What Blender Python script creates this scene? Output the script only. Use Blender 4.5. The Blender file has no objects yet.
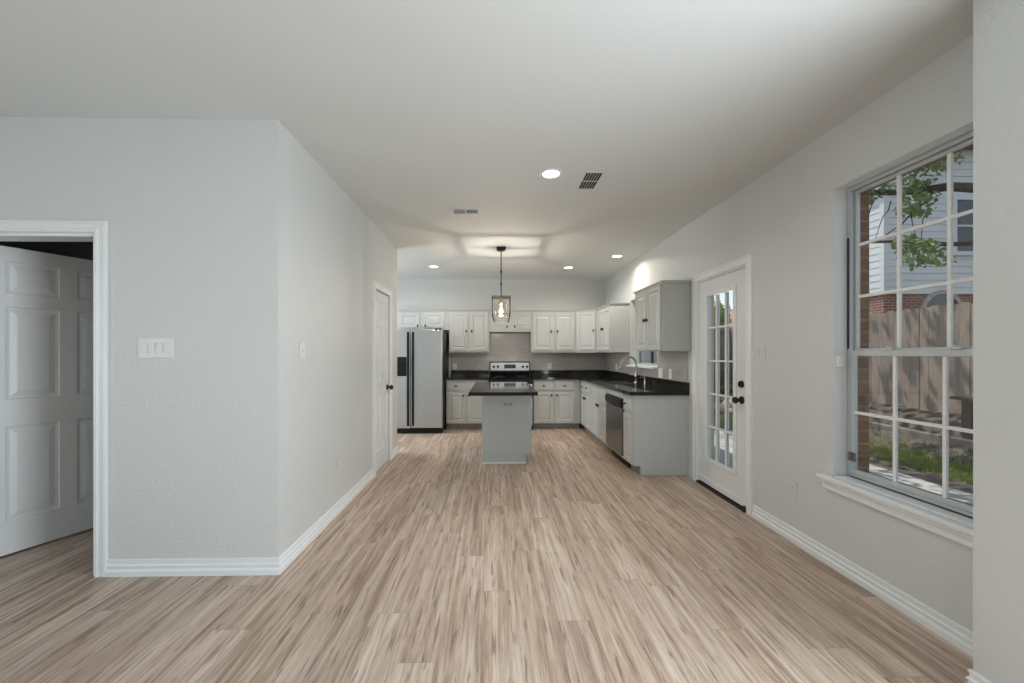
import bpy, bmesh, math, random
from mathutils import Vector, Matrix

random.seed(7)
SC = bpy.context.scene
COL = SC.collection

# ------------------------------------------------------------------ camera
cam_d = bpy.data.cameras.new('camera')
cam = bpy.data.objects.new('camera', cam_d)
COL.objects.link(cam)
cam.location = (0, 0, 1.33)
cam.rotation_euler = (math.radians(90), 0, math.radians(-1.16))
cam_d.sensor_width = 36
cam_d.lens = 390 / 1024 * 36
cam_d.shift_x = 9.1 / 1024
cam_d.shift_y = 12.0 / 1024
cam_d.clip_start = 0.05
cam_d.clip_end = 300
SC.camera = cam

# ------------------------------------------------------------------ sky, sun, daylight, exposure
SC.view_settings.view_transform = 'Standard'
SC.view_settings.look = 'None'
SC.view_settings.gamma = 1
SC.view_settings.use_curve_mapping = False
SC.view_settings.exposure = 0.07

world = bpy.data.worlds.new('sky')
SC.world = world
world.use_nodes = True
wn = world.node_tree
bg = wn.nodes['Background']
sky = wn.nodes.new('ShaderNodeTexSky')
sky.sky_type = 'NISHITA'
sky.sun_disc = False
sky.sun_elevation = math.radians(62)
sky.sun_rotation = math.radians(300)
sky.air_density = 1.2
sky.dust_density = 0.6
hsv = wn.nodes.new('ShaderNodeHueSaturation')
hsv.inputs['Saturation'].default_value = 0.62
wn.links.new(sky.outputs[0], hsv.inputs['Color'])
wn.links.new(hsv.outputs[0], bg.inputs[0])
bg.inputs[1].default_value = 0.19


def lamp(name, kind, energy, color, loc, rot=(0, 0, 0), size=1.0, size_y=None, shape=None, angle=None):
    d = bpy.data.lights.new(name, kind)
    d.energy = energy
    d.color = color
    if kind == 'AREA':
        d.shape = shape or ('RECTANGLE' if size_y else 'SQUARE')
        d.size = size
        if size_y:
            d.size_y = size_y
    elif kind == 'SUN':
        d.angle = angle
    elif kind == 'POINT':
        d.shadow_soft_size = size
    o = bpy.data.objects.new(name, d)
    COL.objects.link(o)
    o.location = loc
    o.rotation_euler = rot
    return o


def aim(o, direction):
    o.rotation_euler = Vector(direction).to_track_quat('-Z', 'Y').to_euler()


sun = lamp('sun', 'SUN', 4.2, (1.0, 0.95, 0.86), (0, 0, 20), angle=math.radians(0.6))
aim(sun, (0.30, -0.28, -1.0))
R90 = math.radians(90)
# daylight entering through the living room windows behind the camera and the breakfast window, plus one added fill
DAY = (0.84, 0.925, 1.0)
UP = R90 + math.radians(34)   # tilted up to brighten the ceiling, like daylight bounced off the ground
lamp('daylight_rear_a', 'AREA', 8, DAY, (-2.6, -3.72, 1.45), (UP, 0, 0), 2.2, 2.0)
lamp('daylight_rear_b', 'AREA', 22, DAY, (0.4, -3.72, 1.45), (UP, 0, 0), 2.2, 2.0)
lamp('daylight_living_side', 'AREA', 54, DAY, (-4.78, -1.0, 1.45), (UP, 0, math.radians(-90)), 2.4, 2.0)
lamp('fill_passage', 'AREA', 112, DAY, (2.07, 0.42, 1.25), (R90 + math.radians(14), 0, math.radians(90)), 1.1, 2.3)  # fill added to brighten the passage wall, through an invented opening
lamp('daylight_breakfast', 'AREA', 58, DAY, (-3.26, 6.0, 1.45), (R90 - math.radians(24), 0, math.radians(-90)), 0.9, 1.6)

SC.cycles.max_bounces = 10
SC.cycles.diffuse_bounces = 6
SC.cycles.glossy_bounces = 4
SC.cycles.transparent_max_bounces = 16
SC.cycles.sample_clamp_indirect = 6
SC.cycles.caustics_reflective = False
SC.cycles.caustics_refractive = False


# ------------------------------------------------------------------ materials
def mat(name):
    m = bpy.data.materials.new(name)
    m.use_nodes = True
    nt = m.node_tree
    return m, nt, nt.nodes['Principled BSDF']


def nd(nt, typ, **kw):
    n = nt.nodes.new(typ)
    ins = kw.pop('ins', {})
    for k, v in kw.items():
        setattr(n, k, v)
    for k, v in ins.items():
        s = n.inputs[k]
        if isinstance(v, bpy.types.NodeSocket):
            nt.links.new(v, s)
        else:
            s.default_value = v
    return n


def math_n(nt, op, a, b=None, c=None):
    n = nt.nodes.new('ShaderNodeMath')
    n.operation = op
    for i, v in enumerate((a, b, c)):
        if v is None:
            continue
        if isinstance(v, bpy.types.NodeSocket):
            nt.links.new(v, n.inputs[i])
        else:
            n.inputs[i].default_value = v
    return n.outputs[0]


def mix_c(nt, fac, a, b, blend='MIX'):
    n = nt.nodes.new('ShaderNodeMix')
    n.data_type = 'RGBA'
    n.blend_type = blend
    for s, v in ((n.inputs[0], fac), (n.inputs[6], a), (n.inputs[7], b)):
        if isinstance(v, bpy.types.NodeSocket):
            nt.links.new(v, s)
        else:
            s.default_value = v if not isinstance(v, tuple) or len(v) == 4 else (*v, 1)
    return n.outputs[2]


def ramp(nt, fac, stops):
    n = nt.nodes.new('ShaderNodeValToRGB')
    nt.links.new(fac, n.inputs[0])
    cr = n.color_ramp
    while len(cr.elements) < len(stops):
        cr.elements.new(0.5)
    for e, (p, c) in zip(cr.elements, stops):
        e.position = p
        e.color = (*c, 1) if len(c) == 3 else c
    return n.outputs[0]


def objcoord(nt):
    return nt.nodes.new('ShaderNodeTexCoord').outputs['Object']


def geopos(nt):
    return nt.nodes.new('ShaderNodeNewGeometry').outputs['Position']


def scaled(nt, vec, s):
    n = nt.nodes.new('ShaderNodeVectorMath')
    n.operation = 'MULTIPLY'
    nt.links.new(vec, n.inputs[0])
    n.inputs[1].default_value = s
    return n.outputs[0]


def noise(nt, vec, scale, detail=3, rough=0.5):
    n = nd(nt, 'ShaderNodeTexNoise', ins={'Vector': vec, 'Scale': scale, 'Detail': detail, 'Roughness': rough})
    return n.outputs[0]


def bump(nt, bsdf, h, strength, dist=0.002):
    b = nd(nt, 'ShaderNodeBump', ins={'Height': h, 'Strength': strength, 'Distance': dist})
    nt.links.new(b.outputs[0], bsdf.inputs['Normal'])


def paint(name, c, rough=0.5, var=0.03, orange=0.0, oscale=90):
    m, nt, b = mat(name)
    p = geopos(nt)
    n = noise(nt, p, 2.2, 2)
    lo = tuple(x * (1 - var) for x in c)
    hi = tuple(min(1, x * (1 + var)) for x in c)
    nt.links.new(mix_c(nt, n, lo, hi), b.inputs['Base Color'])
    b.inputs['Roughness'].default_value = rough
    if orange:
        bump(nt, b, noise(nt, p, oscale, 3, 0.55), orange, 0.004)
    return m


def metal(name, c, rough=0.3, brushed=None):
    m, nt, b = mat(name)
    b.inputs['Metallic'].default_value = 1
    b.inputs['Base Color'].default_value = (*c, 1)
    p = geopos(nt)
    v = scaled(nt, p, brushed or (30, 30, 30))
    n = noise(nt, v, 6, 3)
    nt.links.new(math_n(nt, 'MULTIPLY_ADD', n, 0.16, rough - 0.08), b.inputs['Roughness'])
    return m


def plastic(name, c, rough=0.35):
    m, nt, b = mat(name)
    if max(c) < 0.02:
        b.inputs['Specular IOR Level'].default_value = 0.28
    n = noise(nt, geopos(nt), 40, 2)
    nt.links.new(mix_c(nt, n, tuple(x * 0.95 for x in c), tuple(min(1, x * 1.05) for x in c)), b.inputs['Base Color'])
    b.inputs['Roughness'].default_value = rough
    return m


def emit(name, c, strength):
    m, nt, b = mat(name)
    b.inputs['Base Color'].default_value = (0.9, 0.9, 0.9, 1)
    b.inputs['Emission Color'].default_value = (*c, 1)
    b.inputs['Emission Strength'].default_value = strength
    return m


def glass(name, tint=(1, 1, 1), gloss=0.9):
    m, nt, b = mat(name)
    out = nt.nodes['Material Output']
    nt.nodes.remove(b)
    tr = nd(nt, 'ShaderNodeBsdfTransparent', ins={0: (*tint, 1)})
    gl = nd(nt, 'ShaderNodeBsdfGlossy', ins={'Color': (gloss, gloss, gloss, 1), 'Roughness': 0.01})
    lw = nd(nt, 'ShaderNodeLayerWeight', ins={'Blend': 0.5})
    fac = math_n(nt, 'MULTIPLY_ADD', math_n(nt, 'POWER', lw.outputs['Facing'], 5.0), 0.9, 0.03)
    mx = nd(nt, 'ShaderNodeMixShader', ins={0: fac, 1: tr.outputs[0], 2: gl.outputs[0]})
    nt.links.new(mx.outputs[0], out.inputs[0])
    return m


def brick_mat(name, c1, c2, mortar, bw, bh, msize, axis='Y', rough=0.8, bstr=0.4, offset=0.5, var=0.12):
    """axis: world axis that runs along the courses"""
    m, nt, b = mat(name)
    p = geopos(nt)
    s = nd(nt, 'ShaderNodeSeparateXYZ', ins={0: p})
    a = math_n(nt, 'ADD', s.outputs['X'], s.outputs['Y']) if axis == 'XY' else s.outputs[axis]
    cv = nd(nt, 'ShaderNodeCombineXYZ', ins={0: a, 1: s.outputs['Z'], 2: 0.0})
    br = nd(nt, 'ShaderNodeTexBrick', offset=offset, ins={'Vector': cv.outputs[0], 'Color1': (*c1, 1), 'Color2': (*c2, 1), 'Mortar': (*mortar, 1),
            'Scale': 1.0, 'Mortar Size': msize, 'Mortar Smooth': 0.2, 'Brick Width': bw, 'Row Height': bh})
    n = noise(nt, p, 14, 3)
    col = mix_c(nt, var * 2, br.outputs[0], mix_c(nt, n, (0, 0, 0), (1, 1, 1)), 'OVERLAY')
    nt.links.new(col, b.inputs['Base Color'])
    b.inputs['Roughness'].default_value = rough
    if bstr:
        bump(nt, b, math_n(nt, 'SUBTRACT', 1.0, br.outputs['Fac']), bstr, 0.004)
    return m


M = {}
M['wall'] = paint('wall_paint', (0.588, 0.602, 0.588), 0.5, 0.015, 0.75, 55)
M['ceiling'] = paint('ceiling_paint', (0.66, 0.67, 0.65), 0.7, 0.015, 0.12, 60)
M['trim'] = paint('trim_paint', (0.74, 0.76, 0.76), 0.32, 0.01)
M['door'] = paint('door_paint', (0.70, 0.715, 0.71), 0.36, 0.012)
M['cab'] = paint('cabinet_paint', (0.49, 0.51, 0.50), 0.38, 0.02)
M['cab_shaded'] = paint('shaded_cabinet_paint', (0.45, 0.47, 0.45), 0.4, 0.02)  # copy of the cabinet paint, darkened for the shade on it
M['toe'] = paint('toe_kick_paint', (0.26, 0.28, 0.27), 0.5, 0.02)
M['bronze'] = metal('oil_rubbed_bronze', (0.035, 0.03, 0.028), 0.35)
M['bronze'].node_tree.nodes['Principled BSDF'].inputs['Metallic'].default_value = 0.6
M['steel'] = metal('stainless_steel', (0.50, 0.51, 0.505), 0.36, (2, 2, 120))
M['steel_dark'] = metal('dark_stainless_steel', (0.24, 0.24, 0.235), 0.3, (2, 2, 120))
M['chrome'] = metal('brushed_nickel', (0.42, 0.41, 0.395), 0.25)
M['alu'] = metal('aluminium', (0.52, 0.555, 0.56), 0.42)
M['alu'].node_tree.nodes['Principled BSDF'].inputs['Metallic'].default_value = 0.3
M['black'] = plastic('black_plastic', (0.008, 0.008, 0.009), 0.4)
M['black_glass'] = plastic('black_ceramic_glass', (0.008, 0.008, 0.009), 0.06)
M['black_iron'] = plastic('black_iron', (0.012, 0.011, 0.010), 0.45)
M['gasket'] = plastic('dark_weatherstrip', (0.03, 0.032, 0.035), 0.6)
M['white_pl'] = plastic('white_plastic', (0.76, 0.77, 0.76), 0.3)
M['switch_pl'] = plastic('switch_plastic', (0.655, 0.66, 0.655), 0.35)
M['grey_pl'] = plastic('painted_cover_plate', (0.60, 0.61, 0.595), 0.4)
M['glass'] = glass('window_glass', (0.96, 0.975, 0.97))
M['lampglass'] = glass('lamp_glass', (1.0, 0.98, 0.95))
M['lens'] = emit('lit_lens', (1.0, 0.96, 0.88), 6)
M['filament'] = emit('lit_bulb', (1.0, 0.80, 0.52), 9)
M['duct'] = plastic('duct_shade', (0.03, 0.03, 0.03), 0.8)  # flat dark colour for the shade inside the vents
M['brass'] = metal('brass', (0.42, 0.30, 0.16), 0.3)
M['tile'] = brick_mat('splash_tile', (0.40, 0.372, 0.335), (0.43, 0.40, 0.362), (0.47, 0.45, 0.42), 0.152, 0.076, 0.0022, 'XY', 0.16, 0.25, 0.5, 0.04)
M['brick'] = brick_mat('house_brick', (0.26, 0.125, 0.060), (0.185, 0.10, 0.055), (0.25, 0.185, 0.125), 0.205, 0.077, 0.010, 'Y', 0.85, 0.7, 0.5, 0.2)
M['brick2'] = brick_mat('neighbour_brick', (0.27, 0.10, 0.062), (0.20, 0.082, 0.06), (0.36, 0.27, 0.23), 0.22, 0.08, 0.012, 'XY', 0.85, 0.5, 0.5, 0.15)


def granite():
    m, nt, b = mat('dark_granite')
    p = geopos(nt)
    v = nd(nt, 'ShaderNodeTexVoronoi', ins={'Vector': p, 'Scale': 170.0})
    n = noise(nt, p, 60, 4, 0.7)
    c = ramp(nt, n, [(0.35, (0.006, 0.006, 0.006)), (0.55, (0.016, 0.014, 0.012)), (0.66, (0.055, 0.046, 0.036)), (0.8, (0.16, 0.135, 0.11))])
    c2 = mix_c(nt, math_n(nt, 'LESS_THAN', v.outputs[0], 0.22), c, (0.012, 0.013, 0.014))
    nt.links.new(c2, b.inputs['Base Color'])
    b.inputs['Roughness'].default_value = 0.07
    b.inputs['IOR'].default_value = 1.5
    b.inputs['Specular IOR Level'].default_value = 0.30
    return m


M['granite'] = granite()


def floor_mat():
    m, nt, b = mat('wood_plank_floor')
    p = geopos(nt)
    s = nd(nt, 'ShaderNodeSeparateXYZ', ins={0: p})
    x, y = s.outputs['X'], s.outputs['Y']
    W, L = 0.185, 1.22
    xi = math_n(nt, 'DIVIDE', math_n(nt, 'ADD', x, 10.06), W)
    col = math_n(nt, 'FLOOR', xi)
    wn1 = nd(nt, 'ShaderNodeTexWhiteNoise', noise_dimensions='1D', ins={'W': col})
    yi = math_n(nt, 'ADD', math_n(nt, 'DIVIDE', y, L), math_n(nt, 'MULTIPLY', wn1.outputs[0], 7.0))
    row = math_n(nt, 'FLOOR', yi)
    idv = nd(nt, 'ShaderNodeCombineXYZ', ins={0: col, 1: row, 2: 3.0})
    wn2 = nd(nt, 'ShaderNodeTexWhiteNoise', noise_dimensions='3D', ins={'Vector': idv.outputs[0]})
    r1 = wn2.outputs[0]
    # grain: stretched along the plank, shifted per plank
    gx = math_n(nt, 'ADD', math_n(nt, 'MULTIPLY', x, 1.0), math_n(nt, 'MULTIPLY', r1, 31.0))
    gy = math_n(nt, 'ADD', math_n(nt, 'MULTIPLY', y, 0.042), math_n(nt, 'MULTIPLY', r1, 17.0))
    gv = nd(nt, 'ShaderNodeCombineXYZ', ins={0: gx, 1: gy, 2: 0.0}).outputs[0]
    wob = nd(nt, 'ShaderNodeTexNoise', ins={'Vector': gv, 'Scale': 30.0, 'Detail': 7.0, 'Roughness': 0.70, 'Distortion': 0.45})
    broad = nd(nt, 'ShaderNodeTexNoise', ins={'Vector': gv, 'Scale': 8.5, 'Detail': 3.0, 'Roughness': 0.55, 'Distortion': 0.6})
    fine = nd(nt, 'ShaderNodeTexNoise', ins={'Vector': gv, 'Scale': 120.0, 'Detail': 3.0, 'Roughness': 0.7})
    gv2 = nd(nt, 'ShaderNodeCombineXYZ', ins={0: gx, 1: math_n(nt, 'MULTIPLY', gy, 1.6), 2: 5.0}).outputs[0]
    streak = nd(nt, 'ShaderNodeTexNoise', ins={'Vector': gv2, 'Scale': 52.0, 'Detail': 3.0, 'Roughness': 0.55, 'Distortion': 0.3})
    light, mid, dark = (0.68, 0.57, 0.48), (0.465, 0.345, 0.262), (0.215, 0.142, 0.104)
    c = ramp(nt, wob.outputs[0], [(0.35, dark), (0.48, mid), (0.60, light)])
    c = mix_c(nt, 0.36, c, ramp(nt, broad.outputs[0], [(0.34, (0.30, 0.21, 0.16)), (0.5, (0.515, 0.395, 0.305)), (0.64, (0.74, 0.65, 0.57))]))
    c = mix_c(nt, math_n(nt, 'MULTIPLY', math_n(nt, 'SUBTRACT', fine.outputs[0], 0.35), 0.9), c, (0.32, 0.25, 0.2), 'MULTIPLY')
    st = ramp(nt, streak.outputs[0], [(0.585, (0, 0, 0)), (0.65, (1, 1, 1))])
    c = mix_c(nt, math_n(nt, 'MULTIPLY', st, 0.68), c, (0.17, 0.11, 0.09))
    # tone of each plank
    tone = ramp(nt, r1, [(0.0, (0.90, 0.885, 0.885)), (0.5, (1.0, 0.99, 0.98)), (1.0, (1.08, 1.09, 1.09))])
    c = mix_c(nt, 1.0, c, tone, 'MULTIPLY')
    # seams
    fx = math_n(nt, 'FRACT', xi)
    fy = math_n(nt, 'FRACT', yi)
    ex = math_n(nt, 'MINIMUM', fx, math_n(nt, 'SUBTRACT', 1.0, fx))
    ey = math_n(nt, 'MINIMUM', fy, math_n(nt, 'SUBTRACT', 1.0, fy))
    sx = math_n(nt, 'LESS_THAN', ex, 0.008)
    sy = math_n(nt, 'LESS_THAN', ey, 0.0016)
    seam = math_n(nt, 'MAXIMUM', sx, sy)
    c = mix_c(nt, math_n(nt, 'MULTIPLY', seam, 0.35), c, (0.16, 0.12, 0.10))
    nt.links.new(c, b.inputs['Base Color'])
    nt.links.new(math_n(nt, 'MULTIPLY_ADD', fine.outputs[0], 0.18, 0.30), b.inputs['Roughness'])
    h = math_n(nt, 'SUBTRACT', math_n(nt, 'MULTIPLY', fine.outputs[0], 0.3), seam)
    bump(nt, b, h, 0.25, 0.0015)
    return m


M['floor'] = floor_mat()


def wood_mat(name, c1, c2, c3, axis_scale, rough=0.8):
    m, nt, b = mat(name)
    p = geopos(nt)
    v = scaled(nt, p, axis_scale)
    n = noise(nt, v, 4, 4, 0.6)
    n2 = noise(nt, scaled(nt, p, (0.7, 0.7, 0.7)), 3, 3)
    c = ramp(nt, n, [(0.3, c1), (0.5, c2), (0.72, c3)])
    c = mix_c(nt, 0.35, c, mix_c(nt, n2, c1, c3))
    nt.links.new(c, b.inputs['Base Color'])
    b.inputs['Roughness'].default_value = rough
    bump(nt, b, n, 0.3, 0.003)
    return m


M['fence'] = wood_mat('weathered_fence_wood', (0.19, 0.145, 0.118), (0.29, 0.228, 0.188), (0.40, 0.325, 0.27), (14, 14, 0.8))
M['fence_cap'] = wood_mat('fence_rail_wood', (0.16, 0.105, 0.08), (0.22, 0.15, 0.115), (0.30, 0.21, 0.165), (4, 4, 20))
M['bark'] = wood_mat('bark', (0.045, 0.035, 0.028), (0.085, 0.066, 0.052), (0.15, 0.12, 0.098), (6, 6, 3), 0.9)
M['old_wood'] = wood_mat('old_bench_wood', (0.05, 0.035, 0.027), (0.09, 0.065, 0.05), (0.16, 0.12, 0.10), (20, 1.5, 20))
M['timber'] = wood_mat('grey_timber', (0.12, 0.10, 0.085), (0.19, 0.165, 0.145), (0.30, 0.27, 0.245), (10, 1, 10))


def leaf_mat(name, c1, c2):
    m, nt, b = mat(name)
    n = noise(nt, geopos(nt), 5, 3)
    c = mix_c(nt, n, c1, c2)
    nt.links.new(c, b.inputs['Base Color'])
    b.inputs['Roughness'].default_value = 0.5
    out = nt.nodes['Material Output']
    tl = nd(nt, 'ShaderNodeBsdfTranslucent', ins={0: c})
    mx = nd(nt, 'ShaderNodeMixShader', ins={0: 0.45, 1: b.outputs[0], 2: tl.outputs[0]})
    nt.links.new(mx.outputs[0], out.inputs[0])
    return m


M['leaf'] = leaf_mat('maple_leaves', (0.14, 0.22, 0.06), (0.38, 0.45, 0.20))
M['leaf_dark'] = leaf_mat('shrub_leaves', (0.035, 0.08, 0.02), (0.11, 0.18, 0.05))
M['grass'] = leaf_mat('grass_blades', (0.16, 0.25, 0.05), (0.36, 0.44, 0.14))


def ground_mat():
    m, nt, b = mat('bare_earth_and_mulch')
    p = geopos(nt)
    n = noise(nt, p, 9, 5, 0.65)
    n2 = noise(nt, p, 60, 3, 0.6)
    c = ramp(nt, n, [(0.3, (0.04, 0.032, 0.027)), (0.5, (0.095, 0.077, 0.065)), (0.7, (0.20, 0.165, 0.14))])
    c = mix_c(nt, 0.5, c, ramp(nt, n2, [(0.35, (0.03, 0.024, 0.02)), (0.6, (0.15, 0.125, 0.105))]))
    nt.links.new(c, b.inputs['Base Color'])
    b.inputs['Roughness'].default_value = 0.95
    bump(nt, b, n2, 0.8, 0.02)
    return m


M['ground'] = ground_mat()


def concrete_mat():
    m, nt, b = mat('path_concrete')
    p = geopos(nt)
    n = noise(nt, p, 3, 5, 0.6)
    n2 = noise(nt, p, 80, 2)
    c = ramp(nt, n, [(0.3, (0.30, 0.295, 0.285)), (0.7, (0.42, 0.415, 0.405))])
    c = mix_c(nt, 0.2, c, mix_c(nt, n2, (0.35, 0.34, 0.33), (0.7, 0.7, 0.68)))
    nt.links.new(c, b.inputs['Base Color'])
    b.inputs['Roughness'].default_value = 0.85
    bump(nt, b, n2, 0.2, 0.003)
    return m


M['concrete'] = concrete_mat()


def siding_mat(name, c):
    m, nt, b = mat(name)
    p = geopos(nt)
    n = noise(nt, scaled(nt, p, (1, 1, 8)), 2, 3)
    nt.links.new(mix_c(nt, n, tuple(x * 0.94 for x in c), c), b.inputs['Base Color'])
    b.inputs['Roughness'].default_value = 0.55
    return m


M['siding'] = siding_mat('white_lap_siding', (0.62, 0.64, 0.65))
M['shingle'] = brick_mat('roof_shingle', (0.11, 0.10, 0.095), (0.15, 0.135, 0.125), (0.06, 0.055, 0.05), 0.3, 0.14, 0.01, 'XY', 0.9, 0.5)
M['pinkroof'] = brick_mat('clay_roof_tile', (0.52, 0.27, 0.20), (0.60, 0.36, 0.29), (0.30, 0.16, 0.12), 0.25, 0.2, 0.015, 'XY', 0.8, 0.5)
M['rock'] = wood_mat('pink_fieldstone', (0.26, 0.19, 0.165), (0.42, 0.325, 0.29), (0.60, 0.51, 0.46), (4, 4, 4))
M['jamb_ext'] = paint('cream_exterior_paint', (0.62, 0.52, 0.36), 0.5, 0.02)
M['win_dark'] = plastic('dark_window_glass', (0.03, 0.035, 0.045), 0.08)


# ------------------------------------------------------------------ mesh helpers
class MB:
    def __init__(self):
        self.bm = bmesh.new()

    def box(self, x0, x1, y0, y1, z0, z1):
        v = [self.bm.verts.new(p) for p in ((x0, y0, z0), (x1, y0, z0), (x1, y1, z0), (x0, y1, z0), (x0, y0, z1), (x1, y0, z1), (x1, y1, z1), (x0, y1, z1))]
        for f in ((0, 3, 2, 1), (4, 5, 6, 7), (0, 1, 5, 4), (1, 2, 6, 5), (2, 3, 7, 6), (3, 0, 4, 7)):
            self.bm.faces.new([v[i] for i in f])
        return self

    def obox(self, c, size, mtx):
        """box of size centred at c, turned by a 3x3 matrix"""
        h = Vector(size) / 2
        v = []
        for z in (-1, 1):
            for x, y in ((-1, -1), (1, -1), (1, 1), (-1, 1)):
                v.append(self.bm.verts.new(Vector(c) + mtx @ Vector((x * h.x, y * h.y, z * h.z))))
        for f in ((0, 3, 2, 1), (4, 5, 6, 7), (0, 1, 5, 4), (1, 2, 6, 5), (2, 3, 7, 6), (3, 0, 4, 7)):
            self.bm.faces.new([v[i] for i in f])
        return self

    def bar(self, p0, p1, w, h=None):
        p0, p1 = Vector(p0), Vector(p1)
        d = p1 - p0
        q = d.to_track_quat('Z', 'Y').to_matrix()
        return self.obox((p0 + p1) / 2, (w, h or w, d.length), q)

    def prism(self, poly, a0, a1, axis='z'):
        """poly of 2-D points extruded along an axis: z -> (x,y), y -> (x,z), x -> (y,z)"""
        def P(p, a):
            return {'z': (p[0], p[1], a), 'y': (p[0], a, p[1]), 'x': (a, p[0], p[1])}[axis]
        A = [self.bm.verts.new(P(p, a0)) for p in poly]
        B = [self.bm.verts.new(P(p, a1)) for p in poly]
        n = len(poly)
        self.bm.faces.new(A[::-1])
        self.bm.faces.new(B)
        for i in range(n):
            j = (i + 1) % n
            self.bm.faces.new((A[i], A[j], B[j], B[i]))
        return self

    def sweep(self, profile, path, up=(0, 0, 1), closed=False):
        """profile of (out, up) points carried along a path of points with mitred corners; out is to the right of travel"""
        path = [Vector(p) for p in path]
        up = Vector(up)
        n = len(path)
        rings = []
        for i, p in enumerate(path):
            if closed:
                d0 = (p - path[i - 1]).normalized()
                d1 = (path[(i + 1) % n] - p).normalized()
            else:
                d0 = (p - path[i - 1]).normalized() if i > 0 else (path[1] - p).normalized()
                d1 = (path[i + 1] - p).normalized() if i < n - 1 else d0
            r0, r1 = d0.cross(up), d1.cross(up)
            r = (r0 + r1).normalized()
            k = 1 / max(0.2, r.dot(r0))
            rings.append([self.bm.verts.new(p + r * (k * a) + up * b) for a, b in profile])
        m = len(profile)
        segs = n if closed else n - 1
        for i in range(segs):
            A, B = rings[i], rings[(i + 1) % n]
            for j in range(m):
                k = (j + 1) % m
                self.bm.faces.new((A[j], A[k], B[k], B[j]))
        if not closed:
            self.bm.faces.new(rings[0][::-1])
            self.bm.faces.new(rings[-1])
        return self

    def tube(self, pts, r, n=12, caps=True):
        pts = [Vector(p) for p in pts]
        rr = r if isinstance(r, (list, tuple)) else [r] * len(pts)
        prev = None
        rings = []
        for i, p in enumerate(pts):
            d = (pts[min(i + 1, len(pts) - 1)] - pts[max(i - 1, 0)]).normalized()
            if prev is None:
                a = Vector((0, 0, 1)) if abs(d.z) < 0.9 else Vector((1, 0, 0))
                u = d.cross(a).normalized()
            else:
                u = (prev - d * prev.dot(d)).normalized()
            prev = u
            v = d.cross(u)
            rings.append([self.bm.verts.new(p + (u * math.cos(2 * math.pi * k / n) + v * math.sin(2 * math.pi * k / n)) * rr[i]) for k in range(n)])
        for A, B in zip(rings, rings[1:]):
            for k in range(n):
                j = (k + 1) % n
                self.bm.faces.new((A[k], A[j], B[j], B[k]))
        if caps:
            self.bm.faces.new(rings[0][::-1])
            self.bm.faces.new(rings[-1])
        return self

    def lathe(self, prof, c=(0, 0, 0), axis=(0, 0, 1), n=24, sx=1.0, sy=1.0):
        """prof of (radius, height) along an axis; first and last may have radius 0"""
        q = Vector(axis).to_track_quat('Z', 'Y').to_matrix()
        c = Vector(c)
        rings = []
        for r, h in prof:
            if r < 1e-6:
                rings.append([self.bm.verts.new(c + q @ Vector((0, 0, h)))])
            else:
                rings.append([self.bm.verts.new(c + q @ Vector((r * sx * math.cos(2 * math.pi * k / n), r * sy * math.sin(2 * math.pi * k / n), h))) for k in range(n)])
        for A, B in zip(rings, rings[1:]):
            if len(A) == 1 and len(B) == 1:
                continue
            for k in range(n):
                j = (k + 1) % n
                if len(A) == 1:
                    self.bm.faces.new((A[0], B[j], B[k]))
                elif len(B) == 1:
                    self.bm.faces.new((A[k], A[j], B[0]))
                else:
                    self.bm.faces.new((A[k], A[j], B[j], B[k]))
        if len(rings[0]) > 1:
            self.bm.faces.new(rings[0][::-1])
        if len(rings[-1]) > 1:
            self.bm.faces.new(rings[-1])
        return self

    def panel_leaf(self, w, h, t, cols, rows, rings, both=False):
        """a slab 0..w, 0..t, 0..h (front at y=0) whose cells cols x rows carry raised panels; rings of (inset, depth)"""
        xs = sorted({0, w, *[a for c in cols for a in c]})
        zs = sorted({0, h, *[a for c in rows for a in c]})

        def face(ybase, sgn):
            for i in range(len(xs) - 1):
                for j in range(len(zs) - 1):
                    x0, x1, z0, z1 = xs[i], xs[i + 1], zs[j], zs[j + 1]
                    isp = any(abs(c[0] - x0) < 1e-6 and abs(c[1] - x1) < 1e-6 for c in cols) and any(abs(r[0] - z0) < 1e-6 and abs(r[1] - z1) < 1e-6 for r in rows)
                    if not isp or rings is None:
                        self.bm.faces.new([self.bm.verts.new(p) for p in ((x0, ybase, z0), (x1, ybase, z0), (x1, ybase, z1), (x0, ybase, z1))])
                        continue
                    prev = None
                    for ins, dep in [(0, 0)] + rings:
                        y = ybase + sgn * dep
                        R = [self.bm.verts.new(p) for p in ((x0 + ins, y, z0 + ins), (x1 - ins, y, z0 + ins), (x1 - ins, y, z1 - ins), (x0 + ins, y, z1 - ins))]
                        if prev:
                            for k in range(4):
                                l = (k + 1) % 4
                                self.bm.faces.new((prev[k], prev[l], R[l], R[k]))
                        prev = R
                    self.bm.faces.new(prev)
        face(0, 1)
        if both:
            face(t, -1)
        else:
            self.bm.faces.new([self.bm.verts.new(p) for p in ((0, t, 0), (w, t, 0), (w, t, h), (0, t, h))])
        for i in range(len(xs) - 1):
            for z in (0, h):
                self.bm.faces.new([self.bm.verts.new(p) for p in ((xs[i], 0, z), (xs[i + 1], 0, z), (xs[i + 1], t, z), (xs[i], t, z))])
        for j in range(len(zs) - 1):
            for x in (0, w):
                self.bm.faces.new([self.bm.verts.new(p) for p in ((x, 0, zs[j]), (x, 0, zs[j + 1]), (x, t, zs[j + 1]), (x, t, zs[j]))])
        bmesh.ops.remove_doubles(self.bm, verts=self.bm.verts, dist=1e-5)
        return self

    def move(self, v):
        bmesh.ops.translate(self.bm, verts=self.bm.verts, vec=Vector(v))
        return self

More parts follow.
